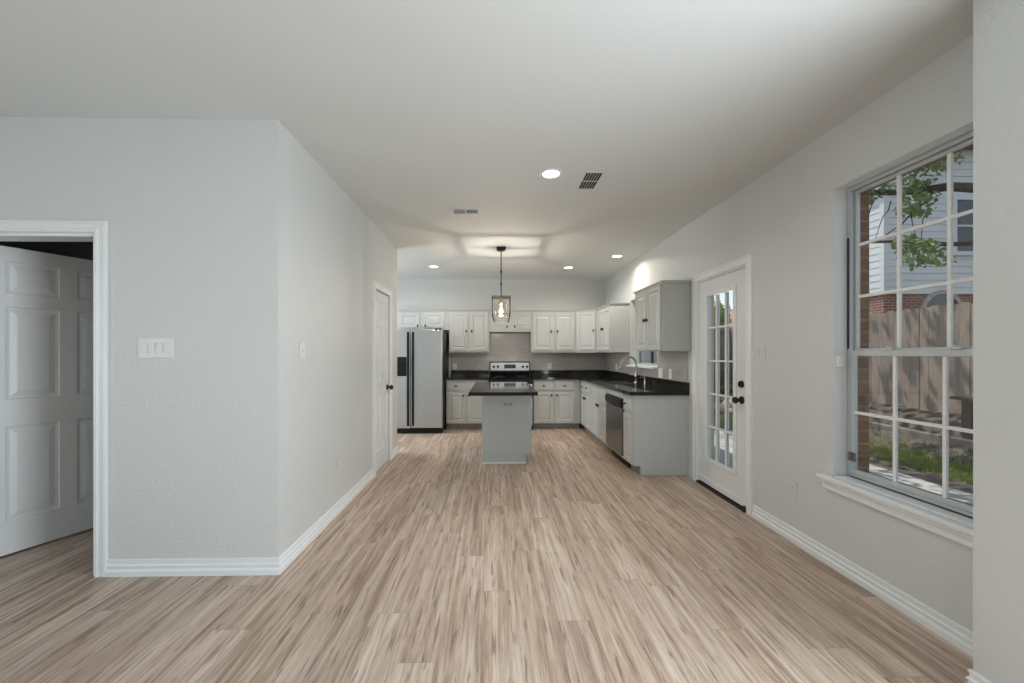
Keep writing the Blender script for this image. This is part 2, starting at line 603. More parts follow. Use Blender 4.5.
    def build(self, name, material, parent=None, bevel=0.0, smooth=False, loc=None, recalc=True, segs=2):
        if recalc:
            bmesh.ops.recalc_face_normals(self.bm, faces=self.bm.faces)
        me = bpy.data.meshes.new(name)
        self.bm.to_mesh(me)
        self.bm.free()
        if smooth:
            for p in me.polygons:
                p.use_smooth = True
        me.materials.append(material)
        o = bpy.data.objects.new(name, me)
        COL.objects.link(o)
        if parent is not None:
            o.parent = parent
        if loc is not None:
            o.location = loc
        if smooth == 'angle':
            me.set_sharp_from_angle(angle=math.radians(40))
        if bevel:
            b = o.modifiers.new('edge', 'BEVEL')
            b.width = bevel
            b.segments = segs
            b.limit_method = 'ANGLE'
            b.angle_limit = math.radians(35)
        return o


def tag(o, label=None, cat=None, group=None, kind=None):
    if label:
        o['label'] = label
    if cat:
        o['category'] = cat
    if group:
        o['group'] = group
    if kind:
        o['kind'] = kind
    return o


def thing(name, label, cat, loc=(0, 0, 0), rotz=0, group=None, kind=None):
    o = bpy.data.objects.new(name, None)
    o.empty_display_size = 0.1
    COL.objects.link(o)
    o.location = loc
    o.rotation_euler = (0, 0, rotz)
    return tag(o, label, cat, group, kind)


def struct(name, mb, m, label, cat, parent=None, bevel=0.0):
    o = mb.build(name, m, parent, bevel)
    return tag(o, label, cat, kind='structure')


RIGHT = -R90      # turned so that the front faces the room from the window wall
LEFT = R90

# measures of the room
XL, XR, YB, YF, ZC = -1.31, 2.11, 7.40, 2.385, 2.74

# ------------------------------------------------------------------ setting: floor, ceiling, walls
struct('floor', MB().box(-4.9, XR + 0.02, -3.8, YB + 0.1, -0.12, 0.0), M['floor'], 'greige wood plank floor running from the living area to the kitchen', 'floor')
struct('ceiling', MB().box(-4.9, XR + 0.22, -3.8, YB + 0.2, ZC, ZC + 0.12), M['ceiling'], 'flat pale grey ceiling over the whole open room', 'ceiling')
struct('roof', MB().prism([(-5.6, 2.9), (2.50, 2.9), (2.50, 2.98), (-1.4, 4.6), (-5.6, 3.0)], -4.4, 8.2, 'y'), M['shingle'], 'unseen shingled roof above the ceiling of the house', 'roof')  # out of view, added to keep light out and cast eave shade

# front wall with the doorway to the dark side room
DX0, DX1, DH = -3.27, -2.388, 2.05
w = MB().box(-4.9, DX0, YF, YF + 0.12, 0, ZC).box(DX0, DX1, YF, YF + 0.12, DH, ZC).box(DX1, XL, YF, YF + 0.12, 0, ZC)
struct('wall_front', w, M['wall'], 'pale grey textured wall facing the living area with the open doorway', 'wall')
# wall along the passage with the pantry door opening
PY0, PY1 = 4.275, 4.865
w = MB().box(XL - 0.12, XL, YF + 0.12, PY0, 0, ZC).box(XL - 0.12, XL, PY0, PY1, 2.04, ZC).box(XL - 0.12, XL, PY1, 5.25, 0, ZC)
struct('wall_left', w, M['wall'], 'pale grey side wall of the passage with the closed narrow door', 'wall')
struct('wall_nook', MB().box(-3.2, XL - 0.12, 5.13, 5.25, 0, ZC), M['wall'], 'short wall turning off behind the passage wall by the refrigerator', 'wall')
struct('wall_pantry', MB().box(XL - 0.9, XL - 0.8, 4.0, 5.13, 0, ZC).box(XL - 0.8, XL - 0.12, 4.0, 4.08, 0, ZC), M['wall'], 'inner wall of the closet behind the narrow door', 'wall')
w = MB().box(-3.32, -3.2, 5.13, 5.55, 0, ZC).box(-3.32, -3.2, 6.45, YB, 0, ZC).box(-3.32, -3.2, 5.55, 6.45, 0, 0.55).box(-3.32, -3.2, 5.55, 6.45, 2.15, ZC)
struct('wall_breakfast', w, M['wall'], 'breakfast nook wall beside the refrigerator', 'wall')
struct('wall_back', MB().box(-3.32, XR + 0.22, YB, YB + 0.15, 0, ZC), M['wall'], 'pale grey back wall of the kitchen above the cabinets', 'wall')

# window wall, inner leaf painted, outer leaf brick
W1 = (1.57, 2.392, 0.56, 2.357)      # big window
D3 = (3.222, 4.02, 0.0, 2.075)       # glazed door
W2 = (5.03, 6.02, 1.15, 2.15)        # window over the sink


def holes_wall(x0, x1, y0, y1, z0, z1, holes):
    mb = MB()
    ys = sorted([y0, y1] + [h[0] for h in holes] + [h[1] for h in holes])
    for a, b in zip(ys, ys[1:]):
        hs = [h for h in holes if h[0] <= a + 1e-6 and h[1] >= b - 1e-6]
        if not hs:
            mb.box(x0, x1, a, b, z0, z1)
        else:
            h = hs[0]
            if h[2] > z0 + 1e-4:
                mb.box(x0, x1, a, b, z0, h[2])
            mb.box(x0, x1, a, b, h[3], z1)
    return mb


struct('wall_right', holes_wall(XR, 2.235, 1.25, YB, 0, ZC, [W1, D3, W2]), M['wall'], 'pale grey side wall holding the big window and glazed door', 'wall')
ext_h = [(-0.15, 0.99, -0.2, 2.45), (W1[0] + 0.005, W1[1] - 0.005, W1[2] + 0.03, W1[3] - 0.012), (D3[0] - 0.09, D3[1] + 0.09, -0.2, D3[3] + 0.08), (W2[0] + 0.02, W2[1] + 0.16, W2[2] + 0.02, W2[3])]
struct('wall_exterior', holes_wall(2.235, 2.335, -3.8, YB + 0.15, -0.15, 2.9, ext_h), M['brick'], 'red brown brick outer face of the window wall', 'wall')
struct('wall_near', MB().box(1.86, XR + 0.12, -3.8, -0.15, 0, ZC).box(1.86, XR + 0.12, 0.99, 1.25, 0, ZC).box(1.86, XR + 0.12, -0.15, 0.99, 2.45, ZC).box(1.86, XR, 1.25, 1.480, 0, ZC), M['wall'], 'thick grey wall end beside the big window', 'wall')  # the gap behind the camera is invented to let the fill in
# living room behind the camera
w = MB().box(-4.9, -3.7, -3.8, -3.65, 0, ZC).box(-1.5, -0.7, -3.8, -3.65, 0, ZC).box(1.5, 1.86, -3.8, -3.65, 0, ZC)
for a, b in ((-3.7, -1.5), (-0.7, 1.5)):
    w.box(a, b, -3.8, -3.65, 0, 0.45).box(a, b, -3.8, -3.65, 2.45, ZC)
struct('wall_rear', w, M['wall'], 'living room wall with two tall windows facing the kitchen', 'wall')
w = MB().box(-4.9, -4.65, -3.65, -2.2, 0, ZC).box(-4.9, -4.65, 0.2, YF, 0, ZC).box(-4.9, -4.65, -2.2, 0.2, 0, 0.45).box(-4.9, -4.65, -2.2, 0.2, 2.45, ZC)
struct('wall_living', w, M['wall'], 'living room side wall with a wide window', 'wall')
# dark side room behind the open door
w = MB().box(-4.9, -4.75, YF + 0.12, 3.9, 0, ZC).box(-4.75, XL - 0.9, 3.8, 3.9, 0, ZC)
struct('wall_side_room', w, M['wall'], 'unlit wall of the small room behind the open panel door', 'wall')

# ------------------------------------------------------------------ trim
BASE = [(0, 0), (0.018, 0), (0.018, 0.030), (0.013, 0.038), (0.010, 0.040), (0.010, 0.052), (0.014, 0.056), (0.014, 0.062), (0.008, 0.068), (0.007, 0.084), (0.011, 0.088), (0.010, 0.095), (0.004, 0.098), (0, 0.098)]


def baseboard(name, path, label):
    return struct(name, MB().sweep(BASE, path), M['trim'], label, 'baseboard')


# travel so that the room lies to the right of the path
baseboard('baseboard_front', [(DX1 + 0.070, YF, 0), (XL, YF, 0), (XL, PY0 - 0.085, 0)], 'white stepped baseboard wrapping the corner of the passage wall')
baseboard('baseboard_left', [(XL, PY1 + 0.085, 0), (XL, 5.25, 0), (-3.1, 5.25, 0)], 'short white baseboard past the narrow closed door')
baseboard('baseboard_right', [(XR, D3[0] - 0.085, 0), (XR, 1.480, 0), (1.86, 1.480, 0), (1.86, 0.99, 0)], 'white baseboard under the big window')

CAS = [(0, 0), (0.082, 0), (0.082, 0.018), (0.066, 0.020), (0.058, 0.014), (0.030, 0.014), (0.022, 0.018), (0.006, 0.018), (0, 0.010)]


def casing(mb, a0, a1, h, width=0.075):
    """door casing in a local frame: opening a0..a1 along x, wall face at y=0, room on -y"""
    k = width / 0.082
    prof = [(p[0] * k, p[1]) for p in CAS]
    # swept up, over, down; 'up' of the sweep is out of the wall (-y)
    path = [(a1, 0, 0), (a1, 0, h), (a0, 0, h), (a0, 0, 0)]
    mb.sweep([(p[0], p[1]) for p in prof], path, up=(0, -1, 0))
    return mb


def casing_obj(name, loc, rot, a1, h, label, width=0.075):
    o = casing(MB(), 0, a1, h, width).build(name, M['trim'])
    o.location = loc
    o.rotation_euler = (0, 0, rot)
    return tag(o, label, 'door trim', kind='structure')


casing_obj('trim_1', (DX0, YF, 0), 0, DX1 - DX0, DH, 'white moulded casing around the open doorway', 0.070)
casing_obj('trim_2', (XL, PY0, 0), LEFT, PY1 - PY0, 2.04, 'white casing around the narrow passage door')
casing_obj('trim_3', (XR, D3[1], 0), RIGHT, D3[1] - D3[0], D3[3], 'white casing around the glazed exterior door')
# jamb linings
mb = MB().box(DX0, DX0 + 0.018, YF, YF + 0.12, 0, DH).box(DX1 - 0.018, DX1, YF, YF + 0.12, 0, DH).box(DX0 + 0.018, DX1 - 0.018, YF, YF + 0.12, DH - 0.018, DH)
mb.box(DX1 - 0.030, DX1 - 0.018, YF + 0.04, YF + 0.078, 0, DH - 0.018)
struct('trim_4', mb, M['trim'], 'white jamb lining inside the open doorway', 'door trim')
mb = MB().box(2.112, 2.172, D3[1] - 0.012, D3[1], 0, D3[3]).box(2.112, 2.172, D3[0], D3[0] + 0.012, 0, D3[3]).box(2.112, 2.235, D3[0] + 0.012, D3[1] - 0.012, D3[3] - 0.012, D3[3])
struct('trim_5', mb, M['trim'], 'white jamb lining of the glazed exterior door', 'door trim')
mb = MB().box(2.173, 2.236, D3[1] - 0.013, D3[1], -0.1, D3[3]).box(2.173, 2.236, D3[0], D3[0] + 0.013, -0.1, D3[3])
mb.box(2.236, 2.276, D3[1] - 0.013, D3[1] + 0.088, -0.1, D3[3] + 0.078).box(2.236, 2.276, D3[0] - 0.088, D3[0] + 0.013, -0.1, D3[3] + 0.078).box(2.236, 2.276, D3[0] + 0.013, D3[1] - 0.013, D3[3] - 0.012, D3[3] + 0.078)
struct('trim_6', mb, M['jamb_ext'], 'cream exterior brick mould seen through the glazed door', 'door trim')

# ------------------------------------------------------------------ doors
RAISED = [(0.004, 0.009), (0.020, 0.010), (0.052, 0.003)]


def knob_set(parent, x, z, t, m=None):
    """round knob with rose on the room side of a door leaf in its local frame"""
    k = MB().lathe([(0.034, 0), (0.034, 0.004), (0.030, 0.010), (0.013, 0.012), (0.012, 0.036), (0.022, 0.042), (0.029, 0.052), (0.029, 0.064), (0.022, 0.074), (0, 0.077)], (x, 0, z), (0, -1, 0), 24)
    return k.build('door_knob', m or M['bronze'], parent, smooth='angle')


def hinge(parent, x, z, m):
    mb = MB().tube([(x, -0.006, z - 0.045), (x, -0.006, z + 0.045)], 0.007, 10)
    mb.box(x + 0.002, x + 0.03, -0.002, 0.0, z - 0.042, z + 0.042)
    return mb.build('hinge', m, parent)


# door 1: six-panel, swung into the dark room
dw = 0.87
rows6 = [(0.215, 0.835), (1.015, 1.625), (1.715, 1.925)]
d1 = thing('door_1', 'white six-panel door standing ajar into the unlit side room', 'door', (-3.245, YF + 0.125, 0.012), math.radians(67.5), kind='structure')
MB().panel_leaf(dw, 2.02, 0.035, [(0.115, 0.365), (0.455, 0.755)], rows6, RAISED, True).build('door_leaf', M['door'], d1)
knob_set(d1, dw - 0.065, 0.93, 0.035)
for z in (0.25, 1.0, 1.78):
    hinge(d1, 0.0, z, M['alu'])

# door 2: narrow panel door in the passage wall, closed
pw = PY1 - PY0 - 0.012
d2 = thing('door_2', 'narrow white panel door closed in the passage wall with black knob', 'door', (XL - 0.012, PY0 + 0.006, 0.012), LEFT, kind='structure')
MB().panel_leaf(pw, 2.02, 0.035, [(0.09, 0.255), (0.325, 0.49)], rows6, RAISED, True).build('door_leaf', M['door'], d2)
knob_set(d2, pw - 0.06, 0.905, 0.035)
for z in (0.25, 1.0, 1.78):
    hinge(d2, 0.004, z, M['white_pl'])

# door 3: glazed exterior door, 3 x 5 panes
fw, fh = 0.768, 2.035
d3 = thing('door_3', 'white glazed exterior door of fifteen panes with black knob', 'door', (XR + 0.012, D3[1] - 0.014, 0.024), RIGHT, kind='structure')
gx0, gx1, gz0, gz1 = 0.142, 0.596, 0.258, 1.885
lf = MB().box(0, gx0, 0, 0.044, 0, fh).box(gx1, fw, 0, 0.044, 0, fh).box(gx0, gx1, 0, 0.044, 0, gz0).box(gx0, gx1, 0, 0.044, gz1, fh)
lf.build('door_leaf', M['door'], d3)
fm = MB()
b_, t_ = 0.026, 0.012
fm.box(gx0 - b_, gx0 + 0.012, -t_, -0.0005, gz0 - b_, gz1 + b_).box(gx1 - 0.012, gx1 + b_, -t_, -0.0005, gz0 - b_, gz1 + b_)
fm.box(gx0 + 0.012, gx1 - 0.012, -t_, -0.0005, gz0 - b_, gz0 + 0.012).box(gx0 + 0.012, gx1 - 0.012, -t_, -0.0005, gz1 - 0.012, gz1 + b_)
fm.build('glazing_frame', M['trim'], d3, 0.004)
mu = MB()
for i in (1, 2):
    x = gx0 + (gx1 - gx0) * i / 3
    mu.box(x - 0.009, x + 0.009, 0.004, 0.0185, gz0 + 0.012, gz1 - 0.012)
    mu.box(x - 0.009, x + 0.009, 0.0265, 0.038, gz0 + 0.012, gz1 - 0.012)
for j in range(1, 5):
    z = gz0 + (gz1 - gz0) * j / 5
    mu.box(gx0 + 0.012, gx1 - 0.012, 0.005, 0.0180, z - 0.009, z + 0.009)
    mu.box(gx0 + 0.012, gx1 - 0.012, 0.0270, 0.037, z - 0.009, z + 0.009)
mu.build('muntin_grid', M['trim'], d3, 0.003)
MB().box(gx0 + 0.001, gx1 - 0.001, 0.020, 0.025, gz0 + 0.001, gz1 - 0.001).build('glass_pane', M['glass'], d3)
knob_set(d3, fw - 0.072, 0.905, 0.044)
db = MB().lathe([(0.031, 0), (0.031, 0.010), (0.026, 0.016), (0, 0.017)], (fw - 0.072, 0, 1.042), (0, -1, 0), 24)
db.box(fw - 0.072 - 0.005, fw - 0.072 + 0.005, -0.032, -0.014, 1.022, 1.062)
db.build('deadbolt', M['bronze'], d3, smooth='angle')
for z in (0.29, 1.06, 1.79):
    hinge(d3, -0.002, z, M['white_pl'])
sw = MB().box(0.0, fw, -0.014, -0.0005, 0.004, 0.062)
tag(sw.build('draft_sweep', M['trim'], d3, 0.003), 'white strip along the door foot')
st = MB().box(fw + 0.003, fw + 0.016, -0.014, -0.011, 0.885, 0.945).box(fw + 0.003, fw + 0.016, -0.014, -0.011, 1.018, 1.072)
tag(st.build('strike_plate', M['bronze'], d3), 'dark strike plates on the jamb')
th = MB().box(2.085, 2.24, D3[0] + 0.013, D3[1] - 0.013, 0.001, 0.018).box(2.075, 2.110, D3[0] - 0.012, D3[0] + 0.012, 0.001, 0.052)
struct('trim_7', th, M['bronze'], 'dark bronze threshold under the glazed exterior door', 'threshold')

# ------------------------------------------------------------------ big window (window_1)
y0, y1, z0, z1 = W1
w1 = thing('window_1', 'large aluminium sash window of fifteen panes looking onto the fenced yard', 'window', (2.2, (y0 + y1) / 2, z0), kind='structure')


def at_root(mb, root):
    l = Vector(root.location)
    return mb.move(-l)


JX = (2.196, 2.236)
fr = MB()
fr.box(JX[0], JX[1], y1 - 0.034, y1 - 0.002, z0 + 0.012, z1 - 0.002).box(JX[0], JX[1], y0 + 0.002, y0 + 0.034, z0 + 0.012, z1 - 0.002)
fr.box(JX[0], JX[1], y0 + 0.034, y1 - 0.034, z1 - 0.026, z1 - 0.002).box(JX[0], JX[1], y0 + 0.034, y1 - 0.034, z0 + 0.012, z0 + 0.036)
at_root(fr, w1).build('window_frame', M['alu'], w1, 0.003)
gs = MB().box(JX[0] - 0.003, JX[0] + 0.002, y1 - 0.018, y1 - 0.006, z0 + 0.80, z1 - 0.31)
at_root(gs, w1).build('weather_strip', M['gasket'], w1)
gs = MB().box(JX[0] - 0.004, JX[0] - 0.0005, y0 + 0.03, y1 - 0.03, z0 + 0.012, z0 + 0.017)
at_root(gs, w1).build('sill_gasket', M['gasket'], w1)


def sash(name, xa, xb, za, zb, nrows, rail_b, rail_t):
    ya, yb = y0 + 0.036, y1 - 0.036
    s_ = 0.016
    mb = MB().box(xa, xb, ya, ya + s_, za, zb).box(xa, xb, yb - s_, yb, za, zb).box(xa, xb, ya + s_, yb - s_, za, za + rail_b).box(xa, xb, ya + s_, yb - s_, zb - rail_t, zb)
    iy0, iy1, iz0, iz1 = ya + s_, yb - s_, za + rail_b, zb - rail_t
    sh = at_root(mb, w1).build(name, M['alu'], w1, 0.002)
    g = MB()
    xm = (xa + xb) / 2
    for k in (1, 2):
        y = iy0 + (iy1 - iy0) * k / 3
        g.box(xm - 0.007, xm + 0.007, y - 0.009, y + 0.009, iz0, iz1)
    for k in range(1, nrows):
        z = iz0 + (iz1 - iz0) * k / nrows
        g.box(xm - 0.0065, xm + 0.0065, iy0, iy1, z - 0.009, z + 0.009)
    at_root(g, w1).build('muntin_grid', M['white_pl'], sh, 0.002)
    p = MB().box(xm - 0.002, xm + 0.002, iy0 - 0.003, iy1 + 0.003, iz0 - 0.003, iz1 + 0.003)
    at_root(p, w1).build('glass_pane', M['glass'], sh)
    return sh


sash('upper_sash', 2.214, 2.234, z0 + 0.775, z1 - 0.028, 3, 0.026, 0.020)
lower = sash('lower_sash', 2.190, 2.212, z0 + 0.038, z0 + 0.790, 2, 0.026, 0.034)
for yy in (y1 - 0.27, y1 - 0.58):
    lk = MB().box(2.178, 2.190, yy - 0.03, yy + 0.03, z0 + 0.792, z0 + 0.802).lathe([(0.012, 0), (0.012, 0.008), (0, 0.010)], (2.186, yy, z0 + 0.802), (0, 0, 1), 12)
    at_root(lk, w1).build('sash_lock', M['alu'], lower)
lv = MB().box(2.180, 2.1895, y1 - 0.074, y1 - 0.026, z0 + 0.150, z0 + 0.166).box(2.172, 2.1895, y1 - 0.072, y1 - 0.060, z0 + 0.128, z0 + 0.150).box(2.172, 2.1895, y1 - 0.042, y1 - 0.030, z0 + 0.128, z0 + 0.150).box(2.180, 2.1895, y1 - 0.074, y1 - 0.026, z0 + 0.112, z0 + 0.128)
at_root(lv, w1).build('side_latch', M['steel_dark'], w1, 0.002)
# return around the opening, whitened in place of daylight falling on it
rv = MB().box(XR + 0.0005, 2.195, y1 - 0.0018, y1 - 0.0002, z0 + 0.012, z1 - 0.002).box(XR + 0.0005, 2.195, y0 + 0.0002, y0 + 0.0018, z0 + 0.012, z1 - 0.002).box(XR + 0.0005, 2.195, y0 + 0.002, y1 - 0.002, z1 - 0.0018, z1 - 0.0002)
at_root(rv, w1).build('lightened_return', M['trim'], w1)
# stool and apron
st = MB().box(2.062, XR - 0.001, y0 - 0.07, y1 + 0.075, z0 - 0.022, z0 + 0.004).box(XR - 0.001, 2.192, y0 + 0.002, y1 - 0.002, z0 + 0.0005, z0 + 0.0115)
at_root(st, w1).build('window_stool', M['trim'], w1, 0.006)
ap = MB().box(2.088, XR - 0.001, y0 - 0.06, y1 + 0.055, z0 - 0.085, z0 - 0.023).box(2.074, XR - 0.001, y0 - 0.06, y1 + 0.055, z0 - 0.042, z0 - 0.023)
at_root(ap, w1).build('window_apron', M['trim'], w1, 0.005)
cs = tag(MB().box(2.128, 2.166, y1 - 0.020, y1 - 0.001, 1.245, 1.315).build('contact_sensor', M['white_pl'], None, 0.003), 'small white alarm sensor stuck on the reveal of the big window', 'sensor')

# ------------------------------------------------------------------ small window over the sink (window_2)
y0, y1, z0, z1 = W2
w2 = thing('window_2', 'small sliding window over the sink mostly hidden by the near wall cabinet', 'window', (2.2, (y0 + y1) / 2, z0), kind='structure')
f = MB().box(2.196, 2.236, y0 + 0.002, y0 + 0.03, z0 + 0.012, z1 - 0.002).box(2.196, 2.236, y1 - 0.03, y1 - 0.002, z0 + 0.012, z1 - 0.002).box(2.196, 2.236, y0 + 0.03, y1 - 0.03, z0 + 0.012, z0 + 0.04).box(2.196, 2.236, y0 + 0.03, y1 - 0.03, z1 - 0.03, z1 - 0.002)
at_root(f, w2).build('window_frame', M['alu'], w2, 0.003)
f = MB().box(2.190, 2.216, 5.40, 5.45, z0 + 0.04, z1 - 0.03)
at_root(f, w2).build('meeting_stile', M['gasket'], w2, 0.003)
f = MB().box(2.218, 2.222, y0 + 0.03, y1 - 0.03, z0 + 0.04, z1 - 0.03)
at_root(f, w2).build('glass_pane', M['glass'], w2)
f = MB().box(2.045, XR - 0.001, y0 - 0.03, y1 + 0.03, z0 - 0.022, z0 + 0.004).box(XR - 0.001, 2.194, y0 + 0.002, y1 - 0.002, z0 + 0.0005, z0 + 0.0115)
at_root(f, w2).build('window_stool', M['trim'], w2, 0.005)

# ------------------------------------------------------------------ tiled splashbacks
CT, SPL = 0.914, 1.014
UB = 1.348           # underside of wall cabinets
mb = MB().box(-0.845, XR - 0.012, YB - 0.010, YB - 0.001, SPL + 0.001, UB - 0.002).box(-0.100, 0.655, YB - 0.010, YB - 0.001, UB - 0.002, 1.72)
tb = tag(mb.build('splashback_tile', M['tile']), 'taupe subway tile splashback behind the range', 'tile wall', kind='structure')
mb = MB().box(XR - 0.010, XR - 0.001, 4.216, W2[0] - 0.031, SPL + 0.001, UB - 0.002).box(XR - 0.010, XR - 0.001, W2[0] - 0.031, W2[1] + 0.031, SPL + 0.001, W2[2] - 0.024).box(XR - 0.010, XR - 0.001, W2[1] + 0.031, YB - 0.012, SPL + 0.001, UB - 0.002)
tr = tag(mb.build('splashback_tile', M['tile']), 'taupe subway tile splashback under the small window', 'tile wall', kind='structure')


# ------------------------------------------------------------------ kitchen cabinets
CAB_RING = [(0.004, 0.010), (0.012, 0.011), (0.038, 0.002)]


def cab_knob(parent, x, z, horizontal=False):
    k = MB().lathe([(0.008, 0), (0.007, 0.012), (0.014, 0.017), (0.017, 0.023), (0.014, 0.029), (0, 0.031)], (x, 0, z), (0, -1, 0), 14, 1.5 if horizontal else 0.85, 0.85 if horizontal else 1.5)
    return k.build('knob', M['bronze'], parent, smooth='angle')


def cab_front(parent, kind, x0, x1, z0, z1, knob=None, m=None):
    """one door or drawer front with its knob as a child; local front at y=0"""
    w_, h_ = x1 - x0, z1 - z0
    mb = MB()
    if kind == 'door':
        s_ = min(0.052, w_ * 0.2)
        mb.panel_leaf(w_, h_, 0.019, [(s_, w_ - s_)], [(s_, h_ - s_)], CAB_RING)
    else:
        mb.panel_leaf(w_, h_, 0.019, [(0.012, w_ - 0.012)], [(0.012, h_ - 0.012)], [(0.006, -0.002)])
    o = mb.build('door' if kind == 'door' else 'drawer', m or M['cab'], parent, 0.003, loc=(x0, 0, z0))
    if knob:
        cab_knob(o, knob[0] - x0, knob[1] - z0, kind != 'door')
    return o


def cabinet(name, label, loc, rot, w_, d, h, fronts, group=None, toe=False, m=None, crown=False, crown_l=0.0, crown_r=0.0, basin=None):
    r = thing(name, label, 'cabinet', loc, rot, group)
    m = m or M['cab']
    zb = 0.102 if toe else 0
    if basin:
        # hollow above the basin height so that the sink hangs free
        b = MB().box(0.001, w_ - 0.001, 0.020, d, zb, basin).box(0.001, w_ - 0.001, 0.020, 0.075, basin, h).box(0.001, 0.019, 0.075, d, basin, h).box(w_ - 0.019, w_ - 0.001, 0.075, d, basin, h).box(0.019, w_ - 0.019, d - 0.018, d, basin, h)
    else:
        b = MB().box(0.001, w_ - 0.001, 0.020, d, zb, h)
    if toe:
        b.box(0.001, w_ - 0.001, 0.10, d, 0.001, zb)
    b.build('cabinet_box', m, r, 0.002)
    if toe:
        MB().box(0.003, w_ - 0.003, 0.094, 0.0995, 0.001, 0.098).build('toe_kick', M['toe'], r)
    if crown:
        MB().sweep([(0, -0.018), (0.010, -0.018), (0.014, -0.006), (0.026, 0.006), (0.026, 0.014), (0, 0.014)],
                   [(0.001 + crown_l, 0.05, h), (0.001 + crown_l, 0.020, h), (w_ - 0.001, 0.020, h), (w_ - 0.001, d - 0.002, h)] if crown_r else [(0.001, 0.020, h), (w_ - 0.001, 0.020, h)]).build('crown_moulding', m, r)
    for f_ in fronts:
        cab_front(r, *f_, m=m)
    return r


YU = 7.06            # plane of the wall cabinet doors on the back wall
DU = YB - YU - 0.003
HU = 0.757
# above the refrigerator
cabinet('wall_cabinet', 'short two-door wall cabinet above the refrigerator', (-1.79, YU, 1.757), 0, 0.958, DU, 0.348,
        [('door', 0.078, 0.428, 0.035, 0.308, (0.398, 0.075)), ('door', 0.505, 0.872, 0.035, 0.308, (0.535, 0.075))], 'wall cabinets along the back wall', crown=True)
cabinet('wall_cabinet', 'tall two-door wall cabinet between the refrigerator and the range', (-0.832, YU, UB), 0, 0.730, DU, HU,
        [('door', 0.014, 0.340, 0.032, 0.717, (0.312, 0.385)), ('door', 0.384, 0.700, 0.032, 0.717, (0.412, 0.385))], 'wall cabinets along the back wall', crown=True)
cabinet('wall_cabinet', 'short two-door wall cabinet over the range', (-0.102, YU, 1.725), 0, 0.757, DU, 0.380,
        [('door', 0.045, 0.348, 0.045, 0.340, (0.318, 0.092)), ('door', 0.430, 0.735, 0.045, 0.340, (0.460, 0.092))], 'wall cabinets along the back wall', crown=True)
cabinet('wall_cabinet', 'tall two-door wall cabinet beside the corner, past the range', (0.655, YU, UB), 0, 0.815, DU, HU,
        [('door', 0.030, 0.392, 0.042, 0.717, (0.362, 0.380)), ('door', 0.446, 0.792, 0.042, 0.717, (0.476, 0.380))], 'wall cabinets along the back wall', crown=True)
# diagonal corner
dc = thing('corner_wall_cabinet', 'angled single-door wall cabinet filling the kitchen corner', 'cabinet', (1.472, YU + 0.02, UB), 0)
P0, P1 = Vector((1.472, YU + 0.02)), Vector((1.806, 6.835))
poly = [(0, YB - 0.003 - YU - 0.02), (0, 0), (P1.x - P0.x, P1.y - P0.y), (XR - 0.003 - P0.x, P1.y - P0.y), (XR - 0.003 - P0.x, YB - 0.003 - YU - 0.02)]
MB().prism(poly, 0, HU).build('cabinet_box', M['cab'], dc)
dd = (P1 - P0)
ang = math.atan2(dd.y, dd.x)
door = cab_front(dc, 'door', 0, 0.352, 0, 0.676, (0.322, 0.345))
nrm = Vector((dd.y, -dd.x)).normalized()
if nrm.y > 0:
    nrm = -nrm
off = Vector((0, 0)) + dd.normalized() * 0.026 + nrm * 0.020
door.location = (off.x, off.y, 0.042)
door.rotation_euler = (0, 0, ang)
pth = [Vector((0, 0)), dd]
MB().sweep([(0, -0.018), (0.010, -0.018), (0.014, -0.006), (0.024, 0.006), (0.024, 0.014), (0, 0.014)], [(0.0, 0, HU), (dd.x, dd.y, HU)]).build('crown_moulding', M['cab'], dc)
# window wall, far side of the sink window
cabinet('wall_cabinet', 'two-door wall cabinet on the window wall next to the corner, side panel showing', (1.787, 6.832, UB), RIGHT, 0.770, XR - 1.787 - 0.003, HU,
        [('door', 0.02, 0.395, 0.032, 0.717, (0.368, 0.385)), ('door', 0.405, 0.752, 0.032, 0.717, (0.433, 0.385))], 'wall cabinets on the window wall', crown=True, crown_r=1)
# near side
cabinet('wall_cabinet', 'two-door wall cabinet in shade-darkened paint beside the glazed door, half hiding the small window', (1.783, 4.950, UB + 0.008), RIGHT, 0.786, XR - 1.783 - 0.003, 0.745,
        [('door', 0.015, 0.380, 0.012, 0.720, (0.352, 0.365)), ('door', 0.392, 0.770, 0.012, 0.720, (0.420, 0.365))], 'wall cabinets on the window wall', crown=True, crown_r=1, m=M['cab_shaded'])

# base cabinets
YBF = 6.800
DB = YB - YBF - 0.003
HB = 0.874
cabinet('base_cabinet', 'base cabinet with two drawers and doors between the refrigerator and the range', (-0.852, YBF, 0), 0, 0.740, DB, HB,
        [('drawer', 0.016, 0.334, 0.690, 0.838, (0.175, 0.765)), ('drawer', 0.366, 0.722, 0.690, 0.838, (0.545, 0.765)),
         ('door', 0.016, 0.334, 0.118, 0.650, (0.304, 0.600)), ('door', 0.366, 0.722, 0.118, 0.650, (0.396, 0.600))], 'base cabinets along the back wall', toe=True)
cabinet('base_cabinet', 'base cabinet with two drawers and doors in the corner past the range', (0.668, YBF, 0), 0, 0.834, DB, HB,
        [('drawer', 0.014, 0.350, 0.690, 0.838, (0.182, 0.765)), ('drawer', 0.384, 0.712, 0.690, 0.838, (0.548, 0.765)),
         ('door', 0.014, 0.350, 0.118, 0.650, (0.320, 0.600)), ('door', 0.384, 0.712, 0.118, 0.650, (0.414, 0.600))], 'base cabinets along the back wall', toe=True)
XF = 1.485
DR = XR - XF - 0.003
ya = YBF - 0.002
cw = ya - 6.010
